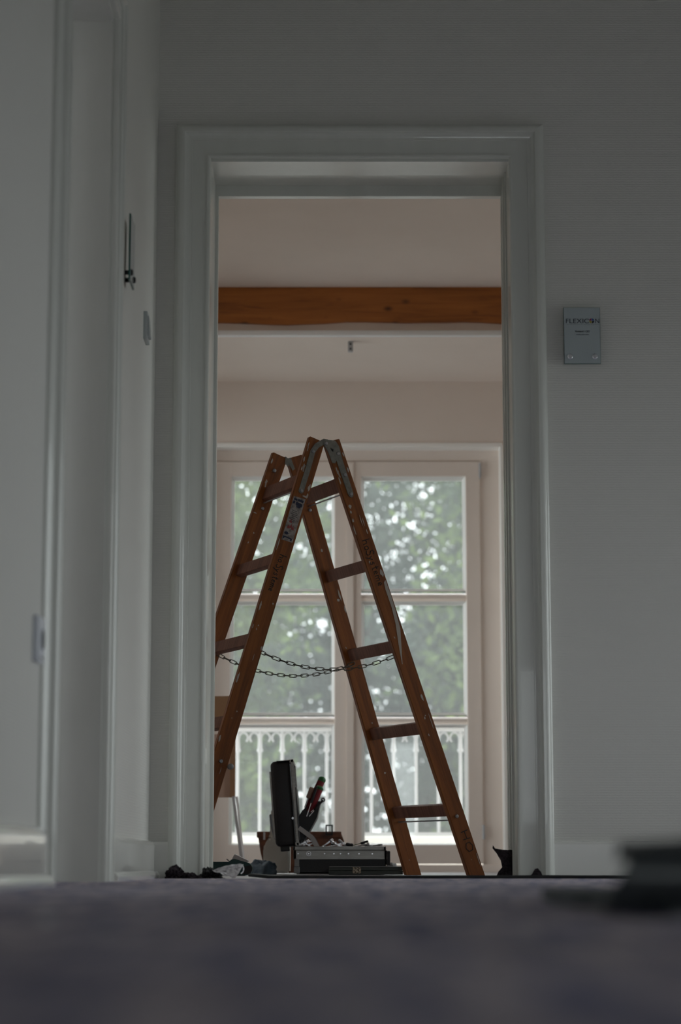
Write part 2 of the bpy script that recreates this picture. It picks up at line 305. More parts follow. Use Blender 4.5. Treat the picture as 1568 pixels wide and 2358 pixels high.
# window wall Y 10.8..10.95, opening X -0.74..0.812, Z 0..2.12
BX0, BX1, BZ = -0.74, 0.812, 2.122
bm = NB(); box(bm, -1.4, BX0, 10.8, 11.05, -0.3, 3.05); box(bm, BX1, 2.6, 10.8, 11.05, -0.3, 3.05); box(bm, BX0, BX1, 10.8, 11.05, BZ, 3.05)
struct('wall_back', bm, M_wall2, 'cream wall above and beside the balcony window')
bm = NB()   # beam and lintel
pts = []
n = 40
for i in range(n+1):
    x = -1.25 + 3.65*i/n; pts.append((x, 2.515 + 0.005*math.sin(x*5.0) + 0.004*math.sin(x*11+1) + 0.0025*noise.noise(Vector((x*9, 0, 0)))))
top = [(2.4, 2.684), (-1.25, 2.684)]
prism(bm, pts + top, -9.99, -9.84, Matrix.Rotation(math.pi/2, 4, 'X'))
struct('trim_beam', bm, M_beam, 'orange brown old timber beam under the far ceiling')
bm = NB(); box(bm, -1.25, 2.4, 9.868, 9.99, 2.452, 2.53); struct('trim_lintel', bm, M_wall2)
bm = NB()
box(bm, -1.25, 2.4, 9.828, 9.868, 2.451, 2.477, bev=0.006)
struct('trim_rail', bm, M_white, 'white rail running under the timber beam', True)
bm = NB(); p = at(807, 788, 9.95); box(bm, p.x-0.012, p.x+0.012, 9.93, 9.955, 2.40, 2.45, bev=0.003)
o = obj('rail_bracket', bm, M_lgrey, smooth=True); tag(o, 'small grey screw plate hanging below the white rail', 'bracket')
bm = NB(); cyl(bm, (p.x, 9.925, 2.435), (p.x, 9.93, 2.435), 0.004); cyl(bm, (p.x, 9.925, 2.412), (p.x, 9.93, 2.412), 0.004); obj('screw', bm, M_dark, o)

# ---- mitred casings
def casing(name_parent, x0, x1, ztop, prof, plane, axis):
    """axis 'Y': frame in XZ plane facing -Y at y=plane; axis 'X': frame in YZ plane facing +X at x=plane. prof (d outward, h proud)"""
    bm = NB()
    def f(i, d, h):
        if i == 0: a, z = x0-d, 0
        elif i == 1: a, z = x0-d, ztop+d
        elif i == 2: a, z = x1+d, ztop+d
        else: a, z = x1+d, 0
        return (a, plane-h, z) if axis == 'Y' else (plane+h, a, z)
    strip_sweep(bm, 4, prof, f)
    return obj('architrave', bm, M_gloss, name_parent, smooth=False)
def arc(x0, y0, x1, y1, bulge, n=6):
    out = []
    for i in range(1, n+1):
        t = i/n; nx, ny = -(y1-y0), (x1-x0); k = bulge*4*t*(1-t)
        out.append((x0+(x1-x0)*t+nx*k, y0+(y1-y0)*t+ny*k))
    return out
prof = [(0, 0), (0, .010)] + arc(0, .010, .010, .018, .3) + [(.012, .018), (.012, .014), (.016, .014), (.056, .015), (.057, .019), (.060, .019)] + arc(.060, .019, .078, .036, -.22, 8) + [(.080, .038), (.083, .038)] + arc(.083, .038, .104, .026, .18, 6) + [(.107, .024), (.107, 0)]
d1 = empty('door_1', (0, 0, 0)); d1['kind'] = 'structure'; d1['label'] = 'wide grey white doorway with moulded casing'
casing(d1, OX0, OX1, OZ+.008, prof, 6.5, 'Y')
bm = NB()   # lining
box(bm, OX0-.02, OX0, 6.495, 6.74, 0, OZ+.02); box(bm, OX1, OX1+.02, 6.495, 6.74, 0, OZ+.02); box(bm, OX0, OX1, 6.495, 6.74, OZ, OZ+.02)
obj('jamb_lining', bm, M_gloss, d1)
bm = NB()   # stop frame with a small bead
S0, S1, SZ = OX0+.0105, OX1-.0075, 2.151
box(bm, OX0-.02, S0, 6.735, 6.768, 0, SZ+.05, bev=.0025); box(bm, S1, OX1+.02, 6.735, 6.768, 0, SZ+.05, bev=.0025); box(bm, S0-.005, S1+.005, 6.735, 6.768, SZ, SZ+.055, bev=.0025)
obj('stop_frame', bm, M_gloss, d1)
bm = NB(); box(bm, OX1-.006, OX1+.001, 6.60, 6.612, 0, OZ, bev=.001); box(bm, OX1-.009, OX1+.001, 6.655, 6.67, 0, OZ, bev=.001); obj('seal_strip', bm, M_gloss, d1)
# side doorway
d2 = empty('door_2'); d2['kind'] = 'structure'; d2['label'] = 'side doorway in the left wall with its grey jamb'
prof2 = [(0, 0), (0, .012)] + arc(0, .012, .010, .020, .3) + [(.012, .016), (.040, .017), (.041, .021)] + arc(.041, .021, .060, .029, -.2, 6) + [(.064, .030)] + arc(.064, .030, .084, .018, .2, 5) + [(.086, .015)] + arc(.086, .015, .106, .011, .1, 5) + [(.112, .006), (.112, 0)]
casing(d2, DY0-.01, DY1+.01, DZ+.01, prof2, WX, 'X')
bm = NB(); box(bm, WX-.27, WX+.002, DY0-.02, DY0, 0, DZ+.02); box(bm, WX-.27, WX+.002, DY1, DY1+.02, 0, DZ+.02); box(bm, WX-.27, WX+.002, DY0, DY1, DZ, DZ+.02)
box(bm, WX-.16, WX-.10, DY1-.012, DY1, 0, DZ, bev=.002)
obj('jamb_lining', bm, M_gloss, d2)
# skirtings
bprof = [(0, 0), (.034, 0), (.036, .010), (.030, .019), (.020, .022), (.020, .094), (.016, .103), (.010, .107), (0, .109)]
def skirting(name, p0, p1, nrm, lab=None):
    bm = NB(); p0, p1, nrm = Vector(p0), Vector(p1), Vector(nrm)
    A = [bm.verts.new(p0 + nrm*h + Vector((0, 0, z))) for h, z in bprof]; B = [bm.verts.new(p1 + nrm*h + Vector((0, 0, z))) for h, z in bprof]
    for k in range(len(bprof)): bm.faces.new((A[k], A[(k+1) % len(bprof)], B[(k+1) % len(bprof)], B[k]))
    bm.faces.new(A[::-1]); bm.faces.new(B)
    return struct(name, bm, M_base, lab)
skirting('baseboard_left', (WX, -1.4, 0), (WX, DY0-.115, 0), (1, 0, 0), 'white gloss skirting below the socket')
skirting('baseboard_left_far', (WX, DY1+.118, 0), (WX, 6.47, 0), (1, 0, 0), 'white gloss skirting between the two doorways')
bprof = [(0, 0), (.016, 0), (.016, .098), (.010, .106), (0, .108)]
skirting('baseboard_front', (WX, 6.5, 0), (OX0-.1, 6.5, 0), (0, -1, 0))
skirting('baseboard_front_right', (OX1+.1, 6.5, 0), (HX, 6.5, 0), (0, -1, 0), 'tall flat white skirting right of the doorway')

# ------------------------------------------------------------------ balcony window
w1 = empty('window_1'); w1['kind'] = 'structure'; w1['label'] = 'double balcony window with six panes and cream frame'
bm = NB(); FY0, FY1 = 10.895, 10.99
box(bm, BX0, BX0+.10, FY0, FY1, 0, BZ, bev=.004); box(bm, BX1-.107, BX1, FY0, FY1, 0, BZ, bev=.004); box(bm, BX0+.09, BX1-.1, FY0, FY1, 2.058, BZ, bev=.004); box(bm, BX0, BX1, FY0-.01, FY1, 0, .036, bev=.003)
obj('window_frame', bm, M_win, w1)
ZB = [(.158, .726), (.769, 1.342), (1.391, 1.978)]
def sash(x0, x1, gx0, gx1, name):
    s = NB()
    box(s, x0, gx0, FY0-.012, 10.955, .04, 2.054, bev=.004); box(s, gx1, x1, FY0-.012, 10.955, .04, 2.054, bev=.004)
    box(s, gx0-.01, gx1+.01, FY0-.0115, 10.955, .04, .134, bev=.003); box(s, gx0-.01, gx1+.01, FY0-.0115, 10.955, 1.978, 2.054, bev=.003)
    for z0, z1 in ((.726, .769), (1.342, 1.391)):
        prism(s, [(FY0-.002, z0+.014), (FY0-.002, z1-.016), (10.93, z1-.004), (10.95, z1-.004), (10.95, z0+.004), (10.93, z0+.004)], gx0-.005, gx1+.005, Matrix(((0, 0, 1, 0), (1, 0, 0, 0), (0, 1, 0, 0), (0, 0, 0, 1))))
    so = obj('sash', s, M_win, w1)
    for z0, z1 in ZB:
        if z0 < .2: z0 = .134
        b = NB(); t = .018     # splayed glazing bead ring, white to imitate daylight along the pane edges
        outer = [(gx0, z0), (gx1, z0), (gx1, z1), (gx0, z1)]; tz = t*.4 if z0 < .2 else t*.95
        inner = [(gx0+t*.8, z0+tz), (gx1-t*.8, z0+tz), (gx1-t*.8, z1-t*.8), (gx0+t*.8, z1-t*.8)]
        O = [b.verts.new((x, FY0-.004, z)) for x, z in outer]; I = [b.verts.new((x, 10.925, z)) for x, z in inner]; K = [b.verts.new((x, 10.95, z)) for x, z in inner]
        for k in range(4):
            b.faces.new((O[k], O[(k+1) % 4], I[(k+1) % 4], I[k])); b.faces.new((I[k], I[(k+1) % 4], K[(k+1) % 4], K[k]))
        obj('glazing_bead', b, M_lit_white, so, recalc=False)
        g = NB(); box(g, gx0+.004, gx1-.004, 10.932, 10.936, z0+.004, z1-.004); obj('pane', g, M_glass, so)
    return so
sL = sash(-.632, .030, -.552, -.031, 'sash'); sR = sash(.030, .705, .105, .632, 'sash')
b = NB(); box(b, .030, .066, FY0-.022, FY0-.008, .05, 2.045, bev=.003); obj('cover_strip', b, M_win, sR)
b = NB(); cyl(b, (.706, FY0-.016, 1.975), (.706, FY0-.016, 2.045), .0065, seg=12); cyl(b, (.706, FY0-.016, 1.965), (.706, FY0-.016, 1.975), .004, seg=10); obj('hinge', b, M_lgrey, w1, smooth=True)
b = NB(); cyl(b, (.706, FY0-.016, .16), (.706, FY0-.016, .23), .0065, seg=12); obj('hinge', b, M_lgrey, w1, smooth=True)
b = NB(); box(b, BX0-.004, BX1+.004, 10.792, 10.896, BZ-.010, BZ+.012, bev=.004); box(b, BX1-.010, BX1+.012, 10.792, 10.896, 0, BZ, bev=.004); box(b, BX0-.012, BX0+.010, 10.792, 10.896, 0, BZ, bev=.004); obj('lit_reveal_band', b, M_lit_white, w1)  # white band paints in the brightness of the lit plaster reveal
# balcony
bm = NB(); box(bm, -1.6, 1.7, 10.99, 11.85, -.25, .005); struct('balcony_slab', bm, M_stone)
bm = NB(); box(bm, -1.6, 1.7, 11.60, 11.80, .005, .185, bev=.01); struct('balcony_kerb', bm, M_stone)
rail = empty('balcony_railing', (0, 11.7, .185)); tag(rail, 'white iron balcony railing with small arches outside the window', 'railing')
def rb(name, bm, smooth=True): 
    o = obj(name, bm, M_iron, rail, smooth); return o
b = NB(); box(b, -1.55, 1.65, -.028, .028, .552, .592, bev=.006); rb('top_rail', b)
b = NB(); box(b, -1.55, 1.65, -.012, .012, -.003, .02); rb('bottom_rail', b)
PX = .1188; X0 = -.5485
def bal():
    b = NB(); lathe(b, [(.0085, 0), (.0085, .44), (.0165, .449), (.0165, .456), (.0125, .462), (.0105, .50), (.0095, .53), (.0095, .555)], seg=14)
    for s in (-1, 1):
        pth = [(s*(.004 + .026*(1-math.cos(a))), 0, .503 + .045*math.sin(a)) for a in [math.pi/2*k/6 for k in range(7)]]
        tube(b, pth, .0055, n=8, up=Vector((0, 1, 0)))
    return b
proto = None
for k in range(-8, 18):
    x = X0 + PX*k
    if not -1.5 < x < 1.62: continue
    if proto is None: proto = rb('baluster', bal()); o = proto
    else: o = proto.copy(); C.objects.link(o)
    o.location = (x, 0, 0)
def cusp():
    b = NB()
    for s in (-1, 1):
        pth = [(s*(.0325 - .027*math.sin(a)), 0, .548 - .028*(1-math.cos(a))) for a in [math.pi/2*k/6 for k in range(7)]] + [(s*.007, 0, .508), (s*.014, 0, .499)]
        tube(b, pth, .005, n=8, up=Vector((0, 1, 0)))
    return b
proto = None
for k in range(-8, 17):
    x = X0 + PX*(k+.5)
    if not -1.5 < x < 1.6: continue
    if proto is None: proto = rb('scroll', cusp()); o = proto
    else: o = proto.copy(); C.objects.link(o)
    o.location = (x, 0, 0)

# ------------------------------------------------------------------ outside
bm = NB(); box(bm, -60, 60, 12.2, 90, -3.6, -3.5); box(bm, 3.3, 60, -20, 12.2, -3.6, -3.5); struct('ground', bm, M_ground)
def foliage(seed, rx, ry, rz, nclump, per, size, hole=0.0):
    rnd = random.Random(seed); V = []; Fc = []
    for _ in range(nclump):
        while True:
            p = Vector((rnd.uniform(-1, 1), rnd.uniform(-1, 1), rnd.uniform(-1, 1)))
            if p.length < 1 and (p.length > .45 or rnd.random() < .35): break
        c = Vector((p.x*rx, p.y*ry, p.z*rz)); sp = rnd.uniform(.16, .40)
        for _ in range(per):
            q = c + Vector((rnd.gauss(0, sp), rnd.gauss(0, sp), rnd.gauss(0, sp*.7)))
            a = Vector((rnd.gauss(0, 1), rnd.gauss(0, 1), rnd.gauss(0, .6))).normalized(); t = a.orthogonal().normalized(); t.rotate(Matrix.Rotation(rnd.uniform(0, 6.28), 3, a)); u = a.cross(t)
            L = size*rnd.uniform(.7, 1.3); W = L*.52; i = len(V)
            V += [q-t*L, q+u*W, q+t*L, q-u*W]; Fc.append((i, i+1, i+2, i+3))
    me = bpy.data.meshes.new('foliage'); me.from_pydata(V, [], Fc); return me
fol = [foliage(3, 3.1, 1.9, 4.4, 480, 88, .065), foliage(5, 3.2, 1.9, 4.6, 540, 105, .065)]
fol[0].materials.append(M_leaf); fol[1].materials.append(M_leaf2)
def trunkbm(rnd, h):
    b = NB(); pth = [(.12*math.sin(i*.9+rnd.random()), .1*math.cos(i*.7), -3.5 + i*h/8) for i in range(9)]
    rings = []
    tube(b, pth, .11, n=10)
    for k in range(7):
        i = 3 + k % 5; p = Vector(pth[i]); a = rnd.uniform(0, 6.28)
        q = p + Vector((math.cos(a)*1.3, math.sin(a)*1.0, 1.1)); r = q + Vector((math.cos(a)*.9, math.sin(a)*.6, 1.1)); tube(b, [p, q, r], .04, n=7)
    return b
def tree(x, y, z, kind, scale, rot, label):
    t = empty('tree', (x, y, 0)); tag(t, label, 'tree', 'leafy trees beyond the balcony')
    rnd = random.Random(int(x*10)+int(y)); tr = obj('trunk', trunkbm(rnd, 7.5), M_bark, t, True)
    f = bpy.data.objects.new('foliage', fol[kind]); C.objects.link(f); f.parent = t; f.location = (0, 0, z); f.scale = (scale, scale, scale); f.rotation_euler = (0, 0, rot)
    return t
tree(-3.3, 23.5, 3.4, 0, 1.0, 0.0, 'pale leafy tree nearest the window, on the chained side of the ladder')
tree(4.1, 24.0, 2.6, 0, 1.0, 3.3, 'yellow green tree nearest the window, behind the pane beside the hinges')
tree(0.3, 30.2, 2.0, 1, 1.0, 0.1, 'dense grey green tree standing in the middle beyond the balcony')
tree(-7.7, 30.0, 2.2, 1, 1.0, 3.1, 'grey green tree at the outer side of the pale leafy tree')
tree(8.3, 30.4, 2.2, 1, 1.0, 3.2, 'grey green tree outermost on the window hinge side')
tree(4.2, 36.6, 1.6, 1, 1.05, 0.2, 'distant grey green tree filling the gap on the hinge side')
tree(-3.6, 36.8, 1.4, 0, 1.05, 3.0, 'distant tree low behind the pale leafy tree')
def hedge(x, y, z, rx, rz, seed, label, m):
    me = foliage(seed, rx, 1.2, rz, int(60*rx*rz), 60, .08); me.materials.append(m); t = empty('shrub', (x, y, -3.5)); tag(t, label, 'shrub', 'shrubs below the trees')
    f = bpy.data.objects.new('foliage', me); C.objects.link(f); f.parent = t; f.location = (0, 0, 3.5+z)
hedge(-4.6, 43, .2, 3.6, 3.6, 11, 'tall far shrub low behind the arched railing, tool case side', M_leaf2)
hedge(4.6, 43, .2, 3.6, 3.6, 12, 'tall far shrub low behind the arched railing, beside the ladder foot', M_leaf2)

# ------------------------------------------------------------------ step ladder
PSI = .4322
E_ = Vector((math.cos(PSI), math.sin(PSI), 0)); W_ = Vector((-math.sin(PSI), math.cos(PSI), 0))
ST = {'NL': ((-.08799, 7.44236, 1.48227), (-.50589, 7.16260, 0)), 'NR': ((-.02916, 7.46949, 1.48227), (.46552, 7.61067, 0)),
      'FL': ((-.22453, 7.73839, 1.48227), (-.70861, 7.60211, 0)), 'FR': ((-.16571, 7.76552, 1.48227), (.26280, 8.05017, 0))}
def sframe(k):
    t, f = Vector(ST[k][0]), Vector(ST[k][1]); L = (f-t).length; a = (f-t)/L; b = (E_ - a*E_.dot(a)).normalized(); n = a.cross(b)
    if n.dot(W_) > 0: n = -n
    return t, a, b, n, L
LAD = Vector((-.1268, 7.6039, 0))
lad = empty('step_ladder', LAD); tag(lad, 'old orange brown wooden step ladder spattered with paint, chains across', 'ladder')
SH, STH = .0295, .011      # half width, half thickness of a stile
stile = {}
for k in ('NL', 'NR', 'FL', 'FR'):
    t, a, b, n, L = sframe(k)
    # object frame: x = b, y = n, z = -a (up the stile); origin at the stile top centre
    M = Matrix((( b.x, n.x, -a.x, t.x-LAD.x), (b.y, n.y, -a.y, t.y-LAD.y), (b.z, n.z, -a.z, t.z), (0, 0, 0, 1)))
    bm = NB(); tmp = NB()
    zt = .013; cut = -SH*(a.z and (b.z/a.z))   # foot is cut level with the floor
    # level foot: local z of floor for given local x: (t + b*x - a_up...) solve height 0
    def zf(x): return -(t.z + b.z*x) / (-a.z)
    pts = [(-SH, zt), (SH, zt), (SH, zf(SH)), (-SH, zf(-SH))]
    prism(bm, pts, -STH, STH, Matrix.Rotation(math.pi/2, 4, 'X'), bev=.0018)
    o = obj('stile', bm, M_lw, lad, True); o.matrix_local = M; stile[k] = o
def lad_local(k, x, z, y): 
    t, a, b, n, L = sframe(k); return t + b*x - a*z + n*y - LAD
RZ = [.226+.2809*k for k in range(5)]
def stile_pt(k, z):
    t, a, b, n, L = sframe(k); s = (t.z - z)/(-a.z); return t + a*s
def rung(side, z, hh=.021, th=.012):
    kn, kf = 'N'+side, 'F'+side; p, q = stile_pt(kn, z), stile_pt(kf, z)
    t, a, b, n, L = sframe(kn); d = (q-p).normalized(); up = -(a - d*a.dot(d)).normalized(); sd = d.cross(up)
    p = p - LAD - d*.010; q = q - LAD + d*.010; Lr = (q-p).length
    M = Matrix(((sd.x, d.x, up.x, p.x), (sd.y, d.y, up.y, p.y), (sd.z, d.z, up.z, p.z), (0, 0, 0, 1)))
    b_ = NB(); box(b_, -th, th, 0, Lr, -hh, hh, bev=.003); o = obj('rung', b_, M_rung, lad, True); o.matrix_local = M; return o, p, q, up, sd
tie = []
for side in 'LR':
    for i, z in enumerate(RZ):
        o, p, q, up, sd = rung(side, z, .025 if i == 4 else .021)
        if i in (0, 4):
            b_ = NB(); off = -up*.037 if i == 0 else -up*.034; cyl(b_, p+off, q+off, .0028, seg=8); obj('tie_rod', b_, M_bolt, lad, True)
def on_stile(k, name, bm, mt, smooth=False): 
    return obj(name, bm, mt, stile[k], smooth)
R90 = Matrix.Rotation(math.pi/2, 4, 'X')      # local XY polygon -> XZ plane, +Z of prism -> -Y
def plate(k, name, pts, h0, h1, mt, bev=0):    # pts (b, a): b across, a down the stile
    bm = NB(); P = [(p[0], -p[1]) for p in pts]; prism(bm, P, -h1, -h0, R90, bev); return on_stile(k, name, bm, mt)
def bolt(k, x, a, r=.0065, h=.005, back=False, mt=None):
    bm = NB(); y0 = STH + .0018
    lathe(bm, [(r*1.05, 0), (r*1.05, h*.35), (r*.85, h*.8), (r*.4, h)], (x, y0, -a), 14, Matrix.Rotation(-math.pi/2, 4, 'X')); return on_stile(k, 'bolt', bm, mt or M_bolt, True)
def strap(path, w):
    P = [Vector((p[0], p[1])) for p in path]; L = []; R = []
    for i, p in enumerate(P):
        d = (P[min(i+1, len(P)-1)] - P[max(i-1, 0)]).normalized(); n = Vector((-d.y, d.x)); L.append(p+n*w); R.append(p-n*w)
    e = P[-1] - P[-2]; e.normalize(); cap = [P[-1] + (Matrix.Rotation(t, 2) @ Vector((-e.y, e.x)))*w for t in [-math.pi*k/6 for k in range(1, 6)]]
    return [tuple(v) for v in L] + [tuple(v) for v in cap] + [tuple(v) for v in reversed(R)]
pl = strap([(.038, -.018), (.026, -.016), (.004, .010), (-.004, .036), (-.0025, .1), (-.003, .186)], .0095)
plate('NL', 'hinge_plate', pl, STH-.0005, STH+.0025, M_zinc)
plate('NR', 'hinge_plate', [(-.040, -.016), (-.022, -.021), (.010, -.010), (.017, .012), (.013, .060), (.012, .184), (.008, .194), (.001, .197), (-.006, .192), (-.009, .18), (-.010, .058), (-.018, .066), (-.028, .062), (-.030, .02)], STH-.0005, STH+.003, M_zinc)
plate('NR', 'plate_hole', [(-.018, .010), (-.008, .018), (-.012, .026), (-.016, .022)], STH+.003, STH+.0034, M_dark)
plate('FL', 'hinge_plate', [(.020, -.016), (.036, -.012), (.040, .004), (.026, .012)], -STH-.003, STH+.002, M_zinc)
plate('FR', 'hinge_plate', [(-.036, -.012), (-.018, -.014), (-.014, .03), (-.024, .034)], -STH-.003, STH+.002, M_zinc)
for x, a in ((-.004, .036), (-.003, .186)): bolt('NL', x, a, .006)
for x, a in ((-.028, -.009), (.004, .036), (.004, .115), (.0015, .184)): bolt('NR', x, a, .0065)
bolt('NR', -.004, 1.354, .0065); bolt('NL', .0013, 1.1698, .0065)
bolt('FL', -.004, .049, .007); bolt('FL', 0, .195, .006); bolt('FR', -.002, .188, .006)
bm = NB(); lathe(bm, [(.009, 0), (.010, .004), (.010, .012), (.006, .015)], (.0385, STH-.004, -1.1756), 12, Matrix.Rotation(-math.pi/2, 4, 'X')); on_stile('NL', 'rubber_plug', bm, M_grey, True)
# sticker
stk = plate('NL', 'sticker', [(-.0225, .2135), (.0215, .2085), (.0215, .3725), (-.0205, .3765)], STH, STH+.0006, M_sticker)
def onstk(name, pts, mt): plate('NL', name, pts, STH+.0006, STH+.0009, mt)
def printed(name, polys, mt):
    bm = NB()
    for pts in polys: prism(bm, [(p[0], -p[1]) for p in pts], -(STH+.0009), -(STH+.0006), R90)
    o = on_stile('NL', name, bm, mt); o.parent = stk.parent; return o
def rect(x0, x1, a0, a1, sk=0): return [(x0, a0), (x1, a0+sk), (x1, a1+sk), (x0, a1)]
printed('printed_badge', [rect(-.019, -.006, .219, .226), rect(-.004, .017, .217, .225), rect(-.019, -.012, .229, .238), rect(-.008, .016, .229, .240, .002), [(-.006, .241), (.014, .241), (.010, .248), (-.002, .248)]], M_blueink)
printed('printed_mark', [rect(-.015, -.005, .343, .353), rect(-.018, -.002, .346, .350), rect(-.018, .016, .360, .364), rect(-.018, -.012, .364, .369), rect(.010, .016, .364, .369)], M_blueink)
rr = random.Random(4)
printed('printed_warning', [[(-.015+dx, .33+da), (-.009+dx, .315+da), (-.003+dx, .33+da)] for dx, da in ((0, 0), (.008, -.004), (.016, .0), (.002, -.022))] , M_redink)
printed('printed_lines', [rect(-.016+rr.uniform(0, .006), .004+rr.uniform(0, .012), .262+i*.0065, .264+i*.0065) for i in range(7)], M_greyink)
# handwriting in marker (strokes, x to the right, y up, unit em)
GL = {'h': [[(0, 1), (0, 0)], [(0, .4), (.15, .55), (.3, .45), (.32, 0)]], 'o': [[(.2, .5), (.05, .35), (.08, .08), (.25, 0), (.38, .2), (.32, .45), (.2, .5)]],
      'S': [[(.42, .85), (.25, 1), (.05, .85), (.12, .6), (.35, .4), (.38, .12), (.2, -.02), (0, .1)]], 'y': [[(0, .5), (.15, .12)], [(.32, .5), (.15, .1), (0, -.35)]],
      's': [[(.28, .45), (.12, .5), (.06, .35), (.25, .2), (.2, .02), (.02, .04)]], 't': [[(.12, .85), (.12, .1), (.25, 0)], [(0, .55), (.28, .58)]],
      'e': [[(.04, .25), (.3, .3), (.22, .5), (.05, .4), (.06, .1), (.3, .05)]], 'm': [[(0, .5), (0, 0)], [(0, .35), (.12, .5), (.2, .4), (.2, 0)], [(.2, .35), (.33, .5), (.42, .4), (.42, 0)]],
      '.': [[(.05, .02), (.1, .03)]], 'H': [[(0, 1), (.02, 0)], [(.45, 1), (.43, 0)], [(0, .5), (.45, .55)]], 'O': [[(.25, 1), (.02, .7), (.05, .2), (.3, 0), (.5, .3), (.48, .8), (.25, 1)]]}
ADV = {'m': .56, '.': .22, 't': .36, 'S': .52, 'H': .62, 'O': .66}
def write(k, text, a0, length, x0, size, drift=0.0):
    tot = sum(ADV.get(ch, .46) for ch in text); sx = length/tot; bm = NB(); cur = 0
    for ch in text:
        for st in GL.get(ch, []):
            pth = [(x0 + drift*(cur/tot) + y*size, STH+.0004, -(a0 + (cur + x)*sx)) for x, y in st]
            if len(pth) > 1: sweep(bm, pth, [(-.0014, -.0005), (.0014, -.0005), (.0014, .0005), (-.0014, .0005)], up=Vector((0, 1, 0)))
        cur += ADV.get(ch, .46)
    on_stile(k, 'handwriting', bm, M_ink)
write('NL', 'ho.Systeme', .428, .138, -.010, .026, -.003)
write('NR', 'hoSysteme', .352, .172, -.014, .030, .006)
write('NR', 'HO', 1.410, .082, -.008, .028)
# paint runs and chips
def drips(k, polys, h=.0008):
    for pts in polys:
        bm = NB(); prism(bm, [(p[0], -p[1]) for p in pts], -(STH+h), -(STH-.0003), R90); on_stile(k, 'paint_splash', bm, M_drip)
def blob(x, a, rx, ra, seed, n=11):
    r = random.Random(seed); return [(x + rx*math.cos(t)*r.uniform(.6, 1.15), a + ra*math.sin(t)*r.uniform(.6, 1.15)) for t in [2*math.pi*i/n for i in range(n)]]
drips('NR', [[(.016, .512), (.0245, .505), (.0262, .56), (.024, .62), (.020, .68), (-.004, .76), (-.016, .80), (-.018, .80), (-.008, .74), (.008, .66), (.014, .6), (.013, .54)]]
      + [blob(.020, .478, .007, .014, 1), blob(.0275, .66, .002, .014, 2), blob(.008, .285, .0015, .022, 3), blob(.015, .290, .0017, .016, 4), blob(.016, .325, .0015, .01, 5), blob(-.016, .225, .006, .008, 6),
      blob(-.02, .245, .004, .006, 7), blob(-.022, .275, .0045, .008, 8), blob(-.028, .31, .002, .02, 9), blob(.0155, .93, .004, .014, 10), blob(.019, 1.02, .0015, .028, 11), blob(.0, 1.0, .003, .005, 12),
      blob(-.02, .09, .003, .012, 13), blob(-.022, .13, .003, .014, 14), blob(.022, .1, .003, .01, 15), blob(.024, .045, .003, .008, 16), blob(-.006, 1.06, .002, .005, 17), blob(.024, 1.52, .0015, .03, 18), blob(.005, .16, .004, .004, 20), blob(-.012, .43, .003, .006, 21)])
drips('NL', [blob(-.0255, .075, .0035, .010, 1), blob(-.024, .11, .003, .008, 2), blob(.0225, .165, .005, .014, 3), blob(.024, .195, .004, .010, 4), blob(.017, .2, .01, .0035, 5), blob(-.0265, .395, .002, .024, 6),
      blob(-.024, .625, .004, .018, 7), blob(-.0275, .70, .0018, .01, 8), blob(-.026, .885, .0035, .022, 9), blob(.0245, .76, .003, .01, 10), blob(.006, .80, .001, .012, 11), blob(-.01, .69, .002, .003, 12), blob(-.026, .02, .002, .012, 13), blob(-.024, .035, .002, .01, 14),
      blob(.010, 1.20, .0008, .012, 15), blob(-.025, 1.1, .004, .012, 16), blob(.018, .6, .003, .004, 18), blob(-.005, 1.02, .002, .002, 19)])
drips('FR', [blob(.020, .515, .004, .022, 1), blob(.010, .53, .006, .006, 2), blob(.026, .57, .003, .014, 3), blob(.024, .13, .004, .012, 4), blob(0, .34, .004, .006, 5), blob(.0, 1.18, .004, .004, 6)])
drips('FL', [blob(-.020, .22, .008, .0022, 1), blob(0, .29, .003, .003, 2), blob(-.008, .33, .002, .004, 3), blob(-.024, .02, .004, .01, 4)])
# chains
def chain(p, q, sag, n):
    p, q = Vector(p)-LAD, Vector(q)-LAD; ce = empty('chain', (0, 0, 0), parent=lad); proto = None
    def c(t): v = p.lerp(q, t); v.z -= sag*4*t*(1-t); return v
    pit = 1.0/n
    for i in range(n):
        a, b = c(i*pit), c((i+1)*pit); d = b-a; Lk = d.length
        if proto is None:
            bm = NB(); hl, r = .0175*.5+.006, .0052; pth = []
            hl = Lk/2 - r + .0025
            for s, base in ((1, 0), (-1, math.pi)):
                for j in range(7): t = -math.pi/2 + math.pi*j/6 + base; pth.append((s*hl + r*math.cos(t), r*math.sin(t), 0))
            tube(bm, pth, .0016, closed=True, n=7, up=Vector((0, 0, 1))); o = obj('chain_link', bm, M_chain, ce, True); proto = o
        else: o = proto.copy(); C.objects.link(o)
        x = d.normalized(); z0 = Vector((0, 0, 1)); y = z0.cross(x).normalized(); z = x.cross(y)
        if i % 2 == 0: y, z = z, -y
        o.matrix_local = Matrix(((x.x, y.x, z.x, (a.x+b.x)/2), (x.y, y.y, z.y, (a.y+b.y)/2), (x.z, y.z, z.z, (a.z+b.z)/2), (0, 0, 0, 1)))
        if o is not proto: o.parent = ce
t, a, b, n_, L = sframe('NL'); cA = t + b*.022 + a*.765 - n_*.012
t, a, b, n_, L = sframe('NR'); cB = t - b*.026 + a*.765 - n_*.012
chain(cA, cB, .055, 19)
t, a, b, n_, L = sframe('FL'); cA = t + b*.022 + a*.745 + n_*.012
t, a, b, n_, L = sframe('FR'); cB = t - b*.0 + a*.765 + n_*.013
chain(cA, cB, .060, 23)

